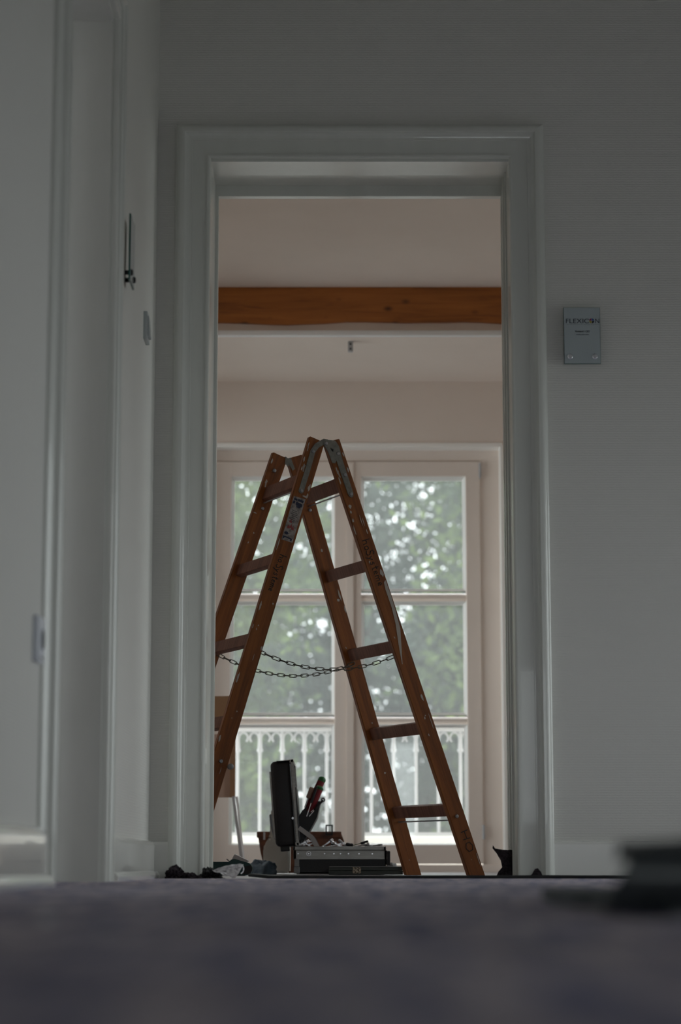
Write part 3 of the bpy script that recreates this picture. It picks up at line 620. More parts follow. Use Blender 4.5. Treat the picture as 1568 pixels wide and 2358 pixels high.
# ------------------------------------------------------------------ tool case
CY = 8.35
tc = empty('tool_case', (0, CY, 0)); tag(tc, 'open black tool case with aluminium rim and upright lid', 'tool case')
CXA, CXB, CD = -.178, .180, .42
def rr_box(bm, x0, x1, y0, y1, z0, z1, r, M=None, seg=4):
    tmp = bmesh.new(); bmesh.ops.create_cube(tmp, size=1)
    bmesh.ops.transform(tmp, matrix=Matrix.Translation(((x0+x1)/2, (y0+y1)/2, (z0+z1)/2)) @ Matrix.Diagonal((x1-x0, y1-y0, z1-z0, 1)), verts=tmp.verts)
    bmesh.ops.bevel(tmp, geom=list(tmp.edges), offset=r, segments=seg, affect='EDGES', profile=.5)
    if M is not None: bmesh.ops.transform(tmp, matrix=M, verts=tmp.verts)
    me = bpy.data.meshes.new('t'); tmp.to_mesh(me); tmp.free(); bm.from_mesh(me); bpy.data.meshes.remove(me)
def shell(bm, x0, x1, y0, y1, z0, z1, t=.006):
    box(bm, x0, x1, y0, y0+t, z0, z1, bev=.002); box(bm, x0, x1, y1-t, y1, z0, z1, bev=.002); box(bm, x0, x0+t, y0, y1, z0, z1, bev=.002); box(bm, x1-t, x1, y0, y1, z0, z1, bev=.002)
bm = NB(); shell(bm, CXA+.012, CXB-.008, 0, CD, .004, .063); box(bm, CXA+.012, CXB-.008, 0, CD, .003, .010); obj('lower_shell', bm, M_blackp, tc)
bm = NB(); shell(bm, CXA, CXB-.004, -.006, CD+.006, .057, .092, .012); shell(bm, CXA-.002, CXB-.008, -.009, CD+.009, .092, .106, .010)
obj('aluminium_rim', bm, M_alu, tc)
bm = NB(); box(bm, CXA+.004, CXA+.022, -.008, .0, .03, .06, bev=.002); box(bm, CXA+.002, CXA+.024, -.009, 0, .005, .03, bev=.003); obj('corner_fitting', bm, M_grey, tc)
bm = NB(); box(bm, CXB-.008, CXB+.008, .0, .03, .036, .09, bev=.004); obj('side_latch', bm, M_blackp, tc)
for x in (-.16, -.12, -.06, -.025, .0, .03, .07, .12):
    bm = NB(); cyl(bm, (x, -.009, .079), (x, -.006, .079), .0028, seg=8); obj('rivet', bm, M_chrome, tc, True)
bm = NB(); tube(bm, [(-.120+.008*math.cos(t), -.009, .079+.008*math.sin(t)) for t in [6.283*i/16 for i in range(16)]], .0015, closed=True, n=6, up=Vector((0, 1, 0))); obj('ring_mark', bm, M_chrome, tc, True)
# lid, standing on its hinge; local y along the hinge, leaning very slightly
lidc = Matrix.Translation((-.183, 0, .108)) @ Matrix.Rotation(math.radians(-4.2), 4, 'Y')
bm = NB(); rr_box(bm, -.062, .018, 0, CD, .0, .322, .018, lidc); lid = obj('lid', bm, M_blackp, tc, True)
bm = NB(); shell2 = [(0.018, .027)]
for z0, z1 in ((-.001, .012), (.312, .325)): box(bm, .012, .028, -.004, CD+.004, z0, z1, lidc, .002)
for y0, y1 in ((-.004, .006), (CD-.006, CD+.004)): box(bm, .016, .027, y0, y1, 0, .325, lidc, .002)
obj('lid_rim', bm, M_alu, lid)
bm = NB(); box(bm, -.0675, -.060, .01, CD-.01, .03, .285, lidc, .002); box(bm, -.038, .012, .0, CD, .321, .324, lidc, .001); obj('lid_trim', bm, M_alu, lid)
bm = NB(); box(bm, -.045, -.012, .02, .08, -.018, .004, lidc, .003); obj('lid_hinge', bm, M_blackp, lid)
bm = NB(); rr_box(bm, .024, .031, .02, CD-.02, .02, .22, .003, lidc); obj('lid_lining', bm, M_blackp, lid)
# tool board leaning out of the lid
brd = Matrix.Translation((-.150, .05, .165)) @ Matrix.Rotation(math.radians(29), 4, 'Y')
bm = NB(); prism(bm, [(-.012, -.04), (.012, -.05), (.028, -.02), (.028, .075), (.010, .135), (-.012, .12), (-.034, .07), (-.036, .0)], -.30, -.0, brd @ R90, .002); obj('tool_board', bm, M_blackp, tc)
# lid stays
s0, s1, s2 = at(688, 1906, CY), at(718, 1928, CY), at(731, 1952, CY)
for yy in (.004,):
    bm = NB()
    for A, B in ((s0, s1), (s1, s2)):
        sweep(bm, [(A.x, yy, A.z), (B.x, yy, B.z)], [(-.0085, -.001), (.0085, -.001), (.0085, .001), (-.0085, .001)], up=Vector((0, 1, 0)))
    cyl(bm, (s1.x, yy-.004, s1.z), (s1.x, yy+.002, s1.z), .007, seg=12)
    obj('lid_stay', bm, M_lgrey, tc)
    bm = NB()
    for A, B in ((s0, s1), (s1, s2)):
        sweep(bm, [(A.x, CD-.01, A.z), (B.x, CD-.01, B.z)], [(-.0085, -.001), (.0085, -.001), (.0085, .001), (-.0085, .001)], up=Vector((0, 1, 0)))
    obj('lid_stay', bm, M_grey, tc)
bm = NB(); cyl(bm, (-.181, -.004, .212), (-.181, .002, .212), .0045, seg=10); obj('lid_stud', bm, M_chrome, lid, True)

# pliers held by the board
def pliers(u0, v0, u1, v1, Y, label, grip=M_red, tip=M_green, w=.0178):
    A, B = at(u0, v0, Y), at(u1, v1, Y); t = empty('pliers', A); tag(t, label, 'pliers', 'red handled pliers in the lid of the tool case'); d = B-A; L = d.length; d.normalize()
    M = d.to_track_quat('Z', 'Y').to_matrix().to_4x4()
    bm = NB()
    for s in (-1, 1): 
        pth = [M @ Vector((s*.002, 0, L*.28)) + Vector((0, s*.004, 0)), M @ Vector((s*.003, 0, L*.5)) + Vector((0, s*.013, 0)), M @ Vector((s*.003, 0, L*.8)) + Vector((0, s*.014, 0)), M @ Vector((s*.003, 0, L*.93)) + Vector((0, s*.012, 0))]
        tube(bm, pth, w*.8, n=10, up=Vector((.3, 1, .2)))
    obj('grip', bm, grip, t, True)
    bm = NB()
    for s in (-1, 1): lathe(bm, [(w*.82, 0), (w*.84, L*.05), (w*.6, L*.085), (w*.2, L*.1)], M @ Vector((s*.003, 0, L*.91)) + Vector((0, s*.012, 0)), 12, M)
    obj('grip_end', bm, tip, t, True)
    bm = NB(); lathe(bm, [(.002, -L*.02), (.006, L*.06), (.010, L*.2), (.007, L*.32)], (0, 0, 0), 12, M); obj('jaw', bm, M_chrome, t, True)
pliers(694, 1895, 744, 1790, CY+.10, 'red handled pliers with green tip, reaching highest out of the case lid')
pliers(704, 1890, 738, 1811, CY+.06, 'red handled pliers with green tip, lower and nearer beside the open lid')
def handle_tool(name, u0, v0, u1, v1, Y, r, m1, label, cat, m2=None, group=None):
    A, B = at(u0, v0, Y), at(u1, v1, Y); t = empty(name, A); tag(t, label, cat, group); d = B-A; L = d.length; M = d.to_track_quat('Z', 'Y').to_matrix().to_4x4()
    bm = NB(); lathe(bm, [(r*.6, L*.45), (r, L*.5), (r*.9, L*.7), (r, L*.92), (r*.6, L)], (0, 0, 0), 12, M); obj('handle', bm, m1, t, True)
    bm = NB(); lathe(bm, [(r*.35, 0), (r*.3, L*.47)], (0, 0, 0), 10, M); obj('shaft', bm, m2 or M_chrome, t, True)
    return t
handle_tool('scraper', 702, 1860, 719, 1813, CY+.08, .0105, M_cardp, 'pale handled scraper between the case lid and the pliers', 'scraper')
handle_tool('screwdriver', 706, 1880, 729, 1812, CY+.02, .0055, M_blackp, 'slim black screwdriver in front of the red handled pliers', 'screwdriver')
t_ = handle_tool('wrench', 716, 1870, 744, 1843, CY+.04, .0045, M_blackp, 'dark steel wrench poking out lowest beside the pliers', 'wrench')
bm = NB(); P0 = at(744, 1842, CY+.04) - at(716, 1870, CY+.04)
tube(bm, [P0 + Vector((.006*math.cos(t), 0, .006*math.sin(t))) for t in [i*6.283/12 for i in range(12)]], .003, closed=True, n=8, up=Vector((0, 1, 0))); obj('ring_end', bm, M_grey, t_, True)
handle_tool('small_driver', 712, 1880, 737, 1850, CY+.03, .005, M_blackp, 'small black handled driver lying against the wrench in the lid', 'screwdriver')
# tools heaped in the lower shell
def wrench(u0, v0, u1, v1, Y, label, m=M_chrome, r=.005, head=.011, nm='spanner'):
    A, B = at(u0, v0-3, Y), at(u1, v1-3, Y); t = empty(nm, A); tag(t, label, 'tool', 'loose tools heaped in the tool case'); d = B-A; L = d.length; x = d.normalized(); y = Vector((0, 1, 0)); z = x.cross(y).normalized(); y = z.cross(x)
    M = Matrix(((x.x, y.x, z.x, 0), (x.y, y.y, z.y, 0), (x.z, y.z, z.z, 0), (0, 0, 0, 1)))
    bm = NB(); box(bm, 0, L, -r*1.6, r*1.6, -r*.6, r*.6, M, .001); obj('shank', bm, m, t, True)
    bm = NB()
    prism(bm, [(L+head*math.cos(a), head*math.sin(a)) for a in [math.radians(k) for k in range(40, 321, 28)]] + [(L-.1*head, 0)], -r, r, M, .0008); obj('jaw', bm, m, t, True)
    bm = NB(); 
    tube(bm, [M @ Vector((-head*.7+head*.8*math.cos(a), head*.8*math.sin(a), 0)) for a in [i*6.283/12 for i in range(12)]], r*.9, closed=True, n=8, up=z); obj('ring_end', bm, m, t, True)
YT = CY+.06
wrench(686, 1950, 708, 1940, YT, 'bright ring spanner at the heap edge nearest the lid')
wrench(696, 1944, 722, 1938, YT+.03, 'bright spanner lying under the grey lid stay')
wrench(700, 1949, 726, 1945, YT-.02, 'small bright spanner low beside the grey lid stay', M_chrome, .0035)
wrench(744, 1952, 763, 1938, YT, 'steel spanner tilted up in the middle of the tool heap', M_chrome, .005, .011)
wrench(762, 1952, 790, 1945, YT-.02, 'bright flat spanner resting on the case rim', M_chrome, .0045)
wrench(786, 1942, 798, 1952, YT+.02, 'short pale steel bit beside the black handled tools', M_lgrey, .006, .006)
handle_tool('chisel', 828, 1949, 796, 1944, YT, .007, M_blackp, 'black handled chisel lying on the tool heap', 'chisel')
handle_tool('pencil', 815, 1946, 848, 1937, YT+.01, .0045, M_blackp, 'thin black green tool sticking up at the heap end', 'screwdriver', M_green)
wrench(824, 1952, 848, 1946, YT-.01, 'pale flat steel file lying at the heap end', M_lgrey, .005, .006)
handle_tool('knife', 856, 1948, 832, 1944, YT+.03, .006, M_blackp, 'black handled knife behind the pale file', 'knife')
wrench(856, 1951, 876, 1949, YT, 'small pale spanner at the rim end away from the lid', M_lgrey, .0045)

wrench(690, 1946, 700, 1950, YT+.05, 'short bright bit at the heap corner by the lid rim', M_chrome, .006, .008)
wrench(712, 1952, 700, 1942, YT+.01, 'bright wrench crossing the ring spanners near the stay', M_chrome, .006, .009)
wrench(772, 1946, 786, 1953, YT-.03, 'short polished wrench crossing the flat spanner', M_chrome, .006, .008)
handle_tool('hammer', 752, 1952, 776, 1941, YT+.05, .008, M_blackp, 'black handled hammer under the tilted spanner', 'hammer')
handle_tool('red_screwdriver', 790, 1950, 812, 1944, YT+.02, .006, M_red, 'dark red handled screwdriver in the middle of the black handles', 'screwdriver')
bm = NB(); box(bm, CXA+.02, CXB-.02, .02, CD-.02, .012, .097, bev=.006); obj('tool_tray_insert', bm, M_blackp, tc)

# olive flat case in front
fl = at(757, 2018, 8.12); fr = at(928, 2018, 8.12)
oc = empty('flat_case', (fl.x, 8.12, 0)); tag(oc, 'flat dark olive case with brass clasp in front of the tool case', 'case'); wl = fr.x - fl.x
bm = NB(); box(bm, 0, wl, 0, .14, .002, .016, bev=.002); obj('case_base', bm, M_olive, oc)
bm = NB(); box(bm, 0, wl-.002, -.001, .14, .0165, .030, bev=.002); obj('case_lid', bm, M_olive, oc)
bm = NB(); box(bm, 0.002, wl-.004, -.0018, .139, .0295, .0315); obj('lid_edge', bm, M_grey, oc)
bm = NB(); box(bm, .088, .118, -.004, 0, .006, .029, bev=.001); box(bm, .095, .111, -.007, -.003, .009, .022, bev=.001); obj('clasp', bm, M_brass, oc)
# small grey bag beside the case
bm = NB(); bmesh.ops.create_icosphere(bm, subdivisions=4, radius=1)
for v in bm.verts:
    f = 1 + .25*noise.noise(v.co*2.2); v.co = Vector((v.co.x*.024*f, v.co.y*.03*f, max(-.0, .022 + v.co.z*.022*f)))
p = at(903, 2000, 8.45); o = obj('cloth_pouch', bm, M_grey, smooth=True); o.location = (p.x, 8.45, .0); tag(o, 'crumpled small grey pouch at the end of the tool case', 'pouch')
# white canister
cn = at(638, 2005, 8.85); can = empty('canister', (cn.x, 8.80, 0)); tag(can, 'white plastic canister standing behind the upright case lid', 'canister')
bm = NB(); pr = [(-.053, .004), (-.055, .10), (-.050, .118), (-.034, .14), (-.028, .15), (-.028, .24), (-.016, .262), (.012, .262), (.03, .20), (.052, .15), (.053, .10), (.052, .004)]
prism(bm, pr, -.12, -.0, R90, .008); obj('canister_body', bm, M_canister, can, True)
bm = NB(); tube(bm, [(-.026, -.008, .235), (-.022, -.010, .19), (-.008, -.012, .145), (.004, -.010, .13)], .005, n=8, up=Vector((0, 1, 0))); obj('handle', bm, M_grey, can, True)
bm = NB(); lathe(bm, [(.02, 0), (.021, .004), (.021, .018), (.018, .02)], (-.002, .06, .262), 18); obj('screw_cap', bm, M_grey, can, True)
# brown leather bag
q0, q1 = at(593, 1917, 9.15), at(785, 1917, 9.15)
bag = empty('leather_bag', ((q0.x+q1.x)/2, 9.15, 0)); tag(bag, 'brown leather tool bag behind the open tool case', 'bag'); hw = (q1.x-q0.x)/2
bm = NB(); zt = q0.z
prism(bm, [(-hw, zt), (hw, zt), (hw+.022, zt-.06), (hw+.022, .003), (-hw+.034, .003), (-hw+.012, zt-.08)], -.18, 0, R90, .004); obj('bag_body', bm, M_leather, bag)
bm = NB(); box(bm, -hw-.003, hw+.002, -.006, .186, zt-.022, zt+.004, bev=.004); obj('bag_flap', bm, M_leather, bag)
r = at(758, 1912, 9.15); rx = r.x - bag.location.x
bm = NB(); box(bm, rx-.0155, rx-.0095, -.016, -.008, zt-.010, zt+.031, bev=.001); box(bm, rx+.0095, rx+.0155, -.016, -.008, zt-.010, zt+.031, bev=.001); box(bm, rx-.0155, rx+.0155, -.016, -.008, zt+.026, zt+.032, bev=.001); box(bm, rx-.0155, rx+.0155, -.016, -.008, zt-.012, zt-.006, bev=.001); obj('buckle', bm, M_black, bag)
r = at(609, 1925, 9.15); bm = NB(); box(bm, r.x-bag.location.x-.005, r.x-bag.location.x+.003, -.011, -.006, zt-.03, zt, bev=.001); obj('rivet_strip', bm, M_lgrey, bag)

# ------------------------------------------------------------------ card box on its thin stand
st = empty('carton_stand', (-.60, 9.5, 0)); tag(st, 'brown cardboard carton on a thin grey legged stand by the window', 'stand')
def W(u, v, Y): p = at(u, v, Y); return Vector((p.x+.60, p.y-9.5, p.z))
bm = NB(); a_, b_ = W(541, 1836, 9.5), W(528, 1604, 9.5)
rr_x = a_.x
box(bm, rr_x-.022, rr_x, 0, .03, W(541, 1836, 9.5).z, W(528, 1690, 9.5).z, bev=.002); obj('carton_side', bm, M_card, st)
bm = NB(); box(bm, rr_x-.26, rr_x-.020, .012, .03, W(541, 1836, 9.5).z, W(528, 1690, 9.5).z, bev=.002); obj('carton_front', bm, M_cardp, st)
bm = NB(); prism(bm, [(rr_x-.30, b_.z), (rr_x-.012, b_.z+.003), (rr_x-.012, W(500, 1682, 9.5).z), (rr_x-.30, W(500, 1682, 9.5).z)], -.03, -.005, R90, .002); obj('carton_flap', bm, M_card, st)
def leg(p, q, w=.0075, m=M_lgrey):
    bm = NB(); sweep(bm, [p, q], [(-w, -w*.5), (w, -w*.5), (w, w*.5), (-w, w*.5)], up=Vector((0, 1, 0))); obj('leg', bm, m, st)
e0, e1 = W(537, 1834, 9.5), W(557, 1985, 9.45); leg(e0, e1, .0062)
e2, e3 = W(545, 1834, 9.56), W(561, 1980, 9.56); leg(e2, e3, .005, M_white)
leg((e0.x-.24, 0.02, e0.z), (e0.x-.28, 0, .002)); leg((e0.x-.24, 0.02, e0.z), (e0.x-.26, .16, .002))

# ------------------------------------------------------------------ power tool in its teal case
p = at(530, 2010, 8.0); tl = empty('tool_tray', (-.46, 8.03, 0)); tag(tl, 'low dark teal plastic tray on the floor behind the left jamb', 'tray')
bm = NB(); zt = at(500, 1985, 7.95).z; shell(bm, -.14, .115, 0, .22, 0, zt, .006); box(bm, -.14, .115, 0, .22, 0, .006); obj('tray_body', bm, M_teal, tl)
bm = NB(); box(bm, -.145, .12, -.005, .0, zt-.006, zt+.001); obj('tray_rim', bm, M_teal, tl)
pt = empty('cordless_drill', at(560, 2000, 7.9)); tag(pt, 'dark teal power tool with grey plate lying beside the leather bag', 'power tool'); o0 = at(560, 2000, 7.9)
def pp(u, v): q = at(u, v, 7.9) - o0; return (q.x, q.z)
bm = NB(); prism(bm, [pp(520, 1990), pp(530, 1981), pp(538, 1977), pp(575, 1988), pp(582, 1999), pp(576, 2014), pp(525, 2016)], -.08, 0, R90, .003); obj('tool_body', bm, M_teal, pt, True)
bm = NB(); prism(bm, [pp(534, 1978), pp(539, 1968), pp(541, 1967), pp(572, 1982), pp(569, 1985)], -.07, -.004, R90, .001); obj('side_plate', bm, M_lgrey, pt)
bm = NB(); prism(bm, [pp(556, 2012), pp(560, 1996), pp(578, 1992), pp(581, 2003), pp(575, 2014)], -.06, .008, R90, .003); obj('battery', bm, M_black, pt, True)
bm = NB(); a_ = pp(521, 1978); b_ = pp(527, 1983); cyl(bm, (a_[0], .02, a_[1]), (b_[0], .02, b_[1]), .002, seg=8); obj('pin', bm, M_grey, pt)
# blue cloth
bm = NB(); bmesh.ops.create_icosphere(bm, subdivisions=5, radius=1)
for v in bm.verts:
    f = 1 + .35*noise.noise(v.co*1.6+Vector((3, 1, 2))) + .12*noise.noise(v.co*5); c = v.co; v.co = Vector((c.x*.055*f, c.y*.07*f, max(0, c.z*.062*f)))
    v.co.x += v.co.z*.25
p = at(590, 2005, 8.55); o = obj('blue_rag', bm, M_bcloth, smooth=True); o.location = (p.x+.012, 8.55, 0); tag(o, 'crumpled dusty blue rag between power tool and canister', 'rag')

# ------------------------------------------------------------------ floor scraps
def sheet(name, outline, Y, th, matl, label, cat, curve=0.0, bulge=0.0, seed=0):
    """standing or curled scrap: outline in photo measure at depth Y, real thickness th, bent in depth"""
    o0 = at(outline[0][0], 2020, Y); bm = NB(); P = [at(u, v, Y) - Vector((o0.x, Y, 0)) for u, v in outline]
    prism(bm, [(p_.x, max(p_.z, 0.0)) for p_ in P], -th, 0, R90)
    bmesh.ops.triangulate(bm, faces=bm.faces); bmesh.ops.subdivide_edges(bm, edges=bm.edges, cuts=3, use_grid_fill=True)
    x0 = min(p_.x for p_ in P); x1 = max(p_.x for p_ in P)
    for v in bm.verts:
        t = (v.co.x-x0)/(x1-x0); v.co.y += curve*(t-.5)**2*4 + bulge*(v.co.z/.08)**2 + .004*noise.noise(v.co*60+Vector((seed, 0, 0)))
        v.co.z += .0015*noise.noise(v.co*90); v.co.z = max(v.co.z, .0)
    o = obj(name, bm, matl); o.location = (o0.x, Y, 0); tag(o, label, cat); return o
sheet('carpet_offcut', [(1143, 2021), (1149, 2006), (1157, 1997), (1154, 1982), (1146, 1966), (1137, 1953), (1138, 1946), (1143, 1954), (1160, 1957), (1182, 1957), (1190, 1965), (1194, 1985), (1196, 2021)], 6.62, .008, M_dcarpet, 'dark ragged carpet offcut standing against the right door jamb', 'carpet scrap', .03, .02)
sheet('carpet_shred', [(1218, 2021), (1226, 2012), (1232, 2002), (1239, 2000), (1246, 2008), (1251, 2021)], 6.42, .012, M_dcarpet, 'small dark carpet shred by the right casing foot', 'carpet scrap')
def clump(name, u0, u1, vt, Y, label, cat, seed, m=M_dcarpet, dy=.05):
    a_, b_ = at(u0, 2021, Y), at(u1, 2021, Y); h = at(u0, vt, Y).z; bm = NB(); bmesh.ops.create_icosphere(bm, subdivisions=5, radius=1); w = (b_.x-a_.x)/2
    for v in bm.verts:
        c = v.co; f = 1 + .45*noise.noise(c*1.7+Vector((seed, 0, 0))) + .28*noise.noise(c*5+Vector((0, seed, 0))) + .22*noise.noise(c*17) + .14*noise.noise(c*45)
        z = c.z*h*f; prof_ = 1 - .45*max(0, c.x)
        v.co = Vector((c.x*w*f, c.y*dy*f, max(0, z*prof_)))
    o = obj(name, bm, m, smooth=False); o.location = ((a_.x+b_.x)/2, Y, 0); tag(o, label, cat)
clump('carpet_scrap', 377, 428, 1997, 6.38, 'dark fuzzy carpet scrap at the left casing foot', 'carpet scrap', 3)
clump('carpet_crumb', 418, 462, 2011, 6.36, 'low trail of dark carpet fluff beside the fuzzy scrap', 'carpet scrap', 8)
clump('rubber_scrap', 462, 512, 2000, 6.42, 'black rounded rubber scrap under the silver underlay flap', 'rubber scrap', 5, M_black, .04)
# silver underlay flap
bm = NB(); nu, nv = 26, 14; G = []
tl_, tr_, br_, bl_ = at(488, 2004, 6.40), at(561, 1990, 6.42), at(541, 2024, 6.30), at(491, 2006, 6.36)
for i in range(nu+1):
    row = []
    for j in range(nv+1):
        s, t = i/nu, j/nv; p = tl_.lerp(tr_, s).lerp(bl_.lerp(br_, s), t)
        p.z += .006*math.sin(s*math.pi)*(1-t) + .0035*noise.noise(Vector((s*5, t*4, 1))) ; p.y += .025*math.sin(t*math.pi)*s + .01*noise.noise(Vector((s*4, t*3, 5))); p.z = max(p.z, .001)
        row.append(bm.verts.new(p))
    G.append(row)
for i in range(nu):
    for j in range(nv): bm.faces.new((G[i][j], G[i+1][j], G[i+1][j+1], G[i][j+1]))
bm.faces.ensure_lookup_table(); r_ = bmesh.ops.solidify(bm, geom=bm.faces[:], thickness=.0022)
uf = obj('underlay_flap', bm, M_foil, smooth=True); tag(uf, 'curled silvery underlay flap lying in the doorway by the left jamb', 'underlay flap')
bm = NB(); tube(bm, [(tr_.x-.012 + .012*math.cos(a), 6.42+.05*a/6, tr_.z-.014+.014*math.sin(a)) for a in [k*.45-1.2 for k in range(8)]], .002, n=6); obj('curled_edge', bm, M_foil, uf, True)
# dark edge strip along the cut carpet
bm = NB(); pth = [(-.26, 6.50, .009), (-.20, 6.42, .004), (-.10, 6.36, .0045), (.10, 6.345, .0045), (.45, 6.345, .0045), (.60, 6.36, .005), (.72, 6.34, .0045), (1.02, 6.33, .0045), (1.35, 6.34, .0045)]
sweep(bm, pth, [(-.012, -.0045), (.012, -.0045), (.014, 0), (.012, .0045), (-.012, .0045), (-.014, 0)]); o = obj('rubber_strip', bm, M_black, smooth=True); tag(o, 'long thin black rubber strip along the cut carpet edge', 'strip')
# foreground right: rolled flap and flat underlay slab
bm = NB(); o0 = at(1440, 2100, 1.75); Yf = 1.72
def q(u, v, Y): return at(u, v, Y)
outl = [(1412, 2122), (1424, 2075), (1436, 2040), (1434, 1990), (1432, 1962), (1450, 1958), (1500, 1954), (1540, 1945), (1700, 1925), (1700, 2122)]
path = []   # curled sheet: section in the YZ plane swept along X
bm = NB(); nx = 16; secs = []
for i in range(nx+1):
    s = i/nx; x = .220 + s*.30
    lift = .060 + .010*s; ln = []
    for k in range(13):
        t = k/12; a = math.radians(-80 + 230*t); ry, rz = .050, (lift)/2
        ln.append((x + .010*math.sin(a)*(1-s) + .004*math.sin(3*a)*(1-s), 1.80 - ry*math.cos(a)*1.0, max(.001, lift/2 + .0015 + rz*math.sin(a) + .003*noise.noise(Vector((x*8, k*.4, 0))))))
    secs.append([bm.verts.new(v) for v in ln])
for A, B in zip(secs, secs[1:]):
    for k in range(len(A)-1): bm.faces.new((A[k], A[k+1], B[k+1], B[k]))
bm.faces.ensure_lookup_table(); bmesh.ops.solidify(bm, geom=bm.faces[:], thickness=.005)
o = obj('carpet_roll', bm, M_vinyl, smooth=True); tag(o, 'dark folded over carpet flap at the right edge, nearest the viewer', 'carpet flap')
bm = NB(); a_, b_ = .237, .30
prism(bm, [(.238, 2.62), (.60, 2.62), (.60, 1.78), (.26, 1.78), (.235, 1.95), (.245, 2.1), (.225, 2.3)], .0, .015)
bmesh.ops.triangulate(bm, faces=bm.faces); bmesh.ops.subdivide_edges(bm, edges=bm.edges, cuts=2, use_grid_fill=True)
for v in bm.verts: v.co.x += .006*noise.noise(v.co*14); v.co.y += .006*noise.noise(v.co*17)
o = obj('underlay_slab', bm, M_tcarp); tag(o, 'flat grey green underlay piece lying under the folded carpet flap', 'underlay piece')
# white crumbs on the carpet
def crumb(u, v, r, label, m=M_white):
    Y = F_PX*CAM_H/(v-1988)*1.02; p = at(u, v, Y); bm = NB(); bmesh.ops.create_icosphere(bm, subdivisions=2, radius=r)
    for w in bm.verts: w.co = Vector((w.co.x*1.2, w.co.y, w.co.z*.6)) * (1+.3*noise.noise(w.co*300))
    o = obj('plaster_crumb', bm, m); o.location = (p.x, p.y, r*.55); tag(o, label, 'crumb', 'pale crumbs on the carpet')
crumb(108, 2124, .0045, 'brightest white plaster crumb, on the carpet near the left skirting')
crumb(244, 2156, .0026, 'faint pale crumb on the carpet, second from the left skirting')
crumb(1118, 2069, .003, 'tiny pale crumb on the carpet in front of the ladder foot')
crumb(1210, 2166, .003, 'flat pale crumb in front of the underlay piece', M_lgrey)
crumb(1232, 2170, .0025, 'second pale crumb close beside the flat pale one', M_lgrey)
crumb(845, 2286, .0015, 'blurred pale crumb on the carpet closest to the camera', M_lgrey)

# ------------------------------------------------------------------ wall fittings
def V3(x, y, z): return Vector((x, y, z))
# socket on the left wall
sk = empty('wall_socket', (WX, 4.03, .452)); tag(sk, 'white wall socket above the left skirting', 'socket')
bm = NB(); rr_box(bm, 0, .0125, -.0405, .0405, -.0425, .0425, .003); obj('socket_frame', bm, M_socket, sk, True)
bm = NB(); lathe(bm, [(.0225, .0), (.0225, .0135), (.0205, .0140), (.0195, .006)], (0, .0, .0), 28, Matrix.Rotation(math.pi/2, 4, 'Y')); obj('socket_insert', bm, M_socket, sk, True)
bm = NB(); lathe(bm, [(.019, .0137), (.019, .0143)], (0, 0, 0), 26, Matrix.Rotation(math.pi/2, 4, 'Y')); box(bm, .0125, .0130, -.02, .02, -.036, -.033); obj('socket_recess', bm, M_dark, sk)
# switch
sw = empty('light_switch', (WX, 6.135, 1.568)); tag(sw, 'grey rocker light switch on the left wall by the doorway', 'switch')
bm = NB(); rr_box(bm, 0, .0105, -.041, .041, -.041, .041, .0015); obj('switch_frame', bm, M_switch, sw, True)
bm = NB(); prism(bm, [(.010, -.028), (.017, -.028), (.0125, .030), (.010, .030)], -.029, .029, Matrix(((1, 0, 0, 0), (0, 0, 1, 0), (0, 1, 0, 0), (0, 0, 0, 1))), .001); obj('rocker', bm, M_switch, sw)
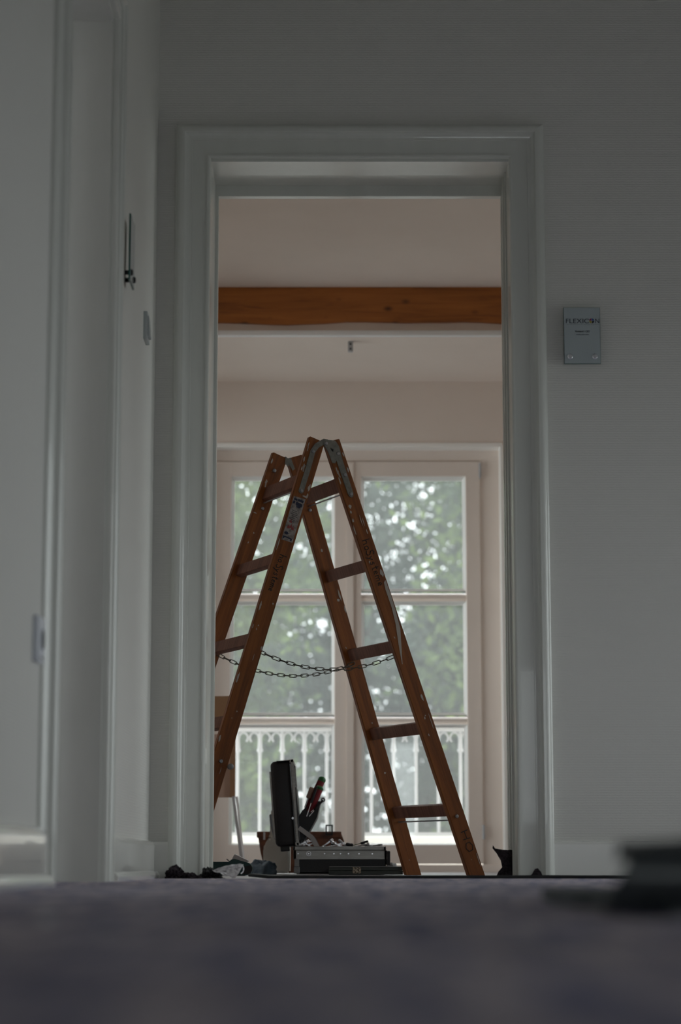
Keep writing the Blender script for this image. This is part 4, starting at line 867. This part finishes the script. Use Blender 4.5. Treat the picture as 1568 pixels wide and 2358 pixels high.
# glass name plates
def text(body, size, loc, rot, m, parent, name='lettering', bold=0.0, align='CENTER', sx=1.0, fit=None):
    cu = bpy.data.curves.new(name, 'FONT'); cu.body = body; cu.size = size; cu.align_x = align; cu.extrude = .0003; cu.offset = bold; cu.materials.append(m)
    tmp_ = bpy.data.objects.new('tmp', cu); C.objects.link(tmp_); me = bpy.data.meshes.new_from_object(tmp_); bpy.data.objects.remove(tmp_)
    if not me.materials: me.materials.append(m)
    o = bpy.data.objects.new(name, me); C.objects.link(o); o.location = loc; o.rotation_euler = rot; o.parent = parent
    if fit: xs = [v.co.x for v in me.vertices]; sx = fit/(max(xs)-min(xs))
    o.scale = (sx, 1, 1); return o
M_signink = mat('dark_sign_print', (0.03, 0.035, 0.05), 0.5)
M_signink2 = mat('faint_sign_print', (0.16, 0.18, 0.2), 0.5)
def nameplate(loc, rot, label, detail):
    s = empty('name_plate', loc, rot); tag(s, label, 'sign', 'glass name plates beside doorways')      # local: x right, y up, z towards the reader
    w, h = .0555, .088; z0 = .021
    bm = NB(); box(bm, -w, w, -h, h, z0, z0+.005, bev=.0005); obj('glass_plate', bm, M_glassedge, s)
    bm = NB(); box(bm, -w+.001, w-.001, -h+.001, h-.001, z0+.0048, z0+.0056); obj('plate_face', bm, M_signback, s)
    for x in (-.0375, .0375):
        bm = NB(); lathe(bm, [(.006, 0), (.006, z0)], (x, -.0655, 0), 14); lathe(bm, [(.0085, z0+.0055), (.0085, z0+.008), (.006, z0+.0105)], (x, -.0655, 0), 20); obj('standoff_knob', bm, M_chrome if detail else M_dark, s, True)
    if not detail: return s
    zt = z0+.0058
    text('FLEXIC', .0205, (-.0505, .0385, zt), (0, 0, 0), M_signink, s, align='LEFT', sx=1.0, fit=.070); text('N', .0205, (.0388, .0385, zt), (0, 0, 0), M_signink, s, align='LEFT', sx=.97)
    cx, cy, r_ = .0298, .0458, .0078
    cols = [((.02, .08, .30), 0), ((.22, .02, .10), 1), ((.38, .30, .02), 2), ((.01, .012, .014), 3)]
    for c_, k in cols:
        bm = NB(); P = [(cx+.0003, cy)] + [(cx + r_*math.cos(a), cy + r_*math.sin(a)) for a in [math.pi/2*(k+i/8) for i in range(9)]]; prism(bm, P, zt, zt+.0004)
        obj('logo_quarter', bm, mat('logo_print_%d' % k, c_, .5), s)
    bm = NB(); box(bm, cx-.0005, cx+.0005, cy-r_, cy+r_, zt, zt+.0006); box(bm, cx-r_, cx+r_, cy-.0005, cy+.0005, zt, zt+.0006); obj('logo_cross', bm, M_signback, s)
    text('Vorstand / CEO', .0078, (.0012, .0105, zt), (0, 0, 0), M_signink, s, bold=.00012, fit=.045)
    rr = random.Random(2); bm = NB(); x = -.047      # tiny unreadable lines stay unreadable strokes
    while x < .048:
        l = rr.uniform(.002, .006); box(bm, x, x+l, .0333, .0341, zt, zt+.0003); x += l + rr.uniform(.001, .003)
    x = -.018
    while x < .020:
        l = rr.uniform(.0008, .0022); box(bm, x, x+l, .0015, .0036 if rr.random() < .7 else .0045, zt, zt+.0003); x += l + rr.uniform(.0006, .0012)
    obj('small_print', bm, M_signink2, s)
    return s
nameplate((.7355, 6.5, 1.629), (math.pi/2, 0, 0), 'grey glass name plate with FLEXICON lettering right of the doorway', True)
nameplate((WX-.004, 5.522, 1.620), (math.pi/2, 0, math.pi/2), 'glass name plate on the left wall above the light switch, seen edge on', False)
# frames of the hall's side window and the far room's side window (they let the daylight in)
def simple_window(name, x, y0, y1, z0, z1, lab):
    w = empty(name); w['kind'] = 'structure'; w['label'] = lab
    bm = NB(); box(bm, x-.03, x+.03, y0, y0+.05, z0, z1); box(bm, x-.03, x+.03, y1-.05, y1, z0, z1); box(bm, x-.03, x+.03, y0, y1, z0, z0+.05); box(bm, x-.03, x+.03, y0, y1, z1-.05, z1); box(bm, x-.03, x+.03, (y0+y1)/2-.03, (y0+y1)/2+.03, z0, z1); obj('window_frame', bm, M_win, w)
    bm = NB(); box(bm, x-.002, x+.002, y0+.04, y1-.04, z0+.04, z1-.04); obj('pane', bm, M_glass, w)
simple_window('window_2', HX+.12, *HW, 'tall window in the right hall wall')
bw = empty('fill_window_back'); bw['kind'] = 'structure'; bw['label'] = 'added fill window at the other end of the hall'  # unseen window, added so the front wall and floor get fill light
bm = NB(); box(bm, BW[0], BW[0]+.05, -1.48, -1.42, BW[2], BW[3]); box(bm, BW[1]-.05, BW[1], -1.48, -1.42, BW[2], BW[3]); box(bm, BW[0], BW[1], -1.48, -1.42, BW[2], BW[2]+.05); box(bm, BW[0], BW[1], -1.48, -1.42, BW[3]-.05, BW[3]); box(bm, 1.17, 1.23, -1.48, -1.42, BW[2], BW[3]); obj('window_frame', bm, M_win, bw)
bm = NB(); box(bm, BW[0]+.04, BW[1]-.04, -1.452, -1.448, BW[2]+.04, BW[3]-.04); obj('pane', bm, M_glass, bw)
simple_window('window_3', -1.33, *SW, 'side window in the far room')
simple_window('fill_window_east', 2.5, *EW, 'added fill window in the right wall of the far room')  # unseen window, added to brighten the far room's walls
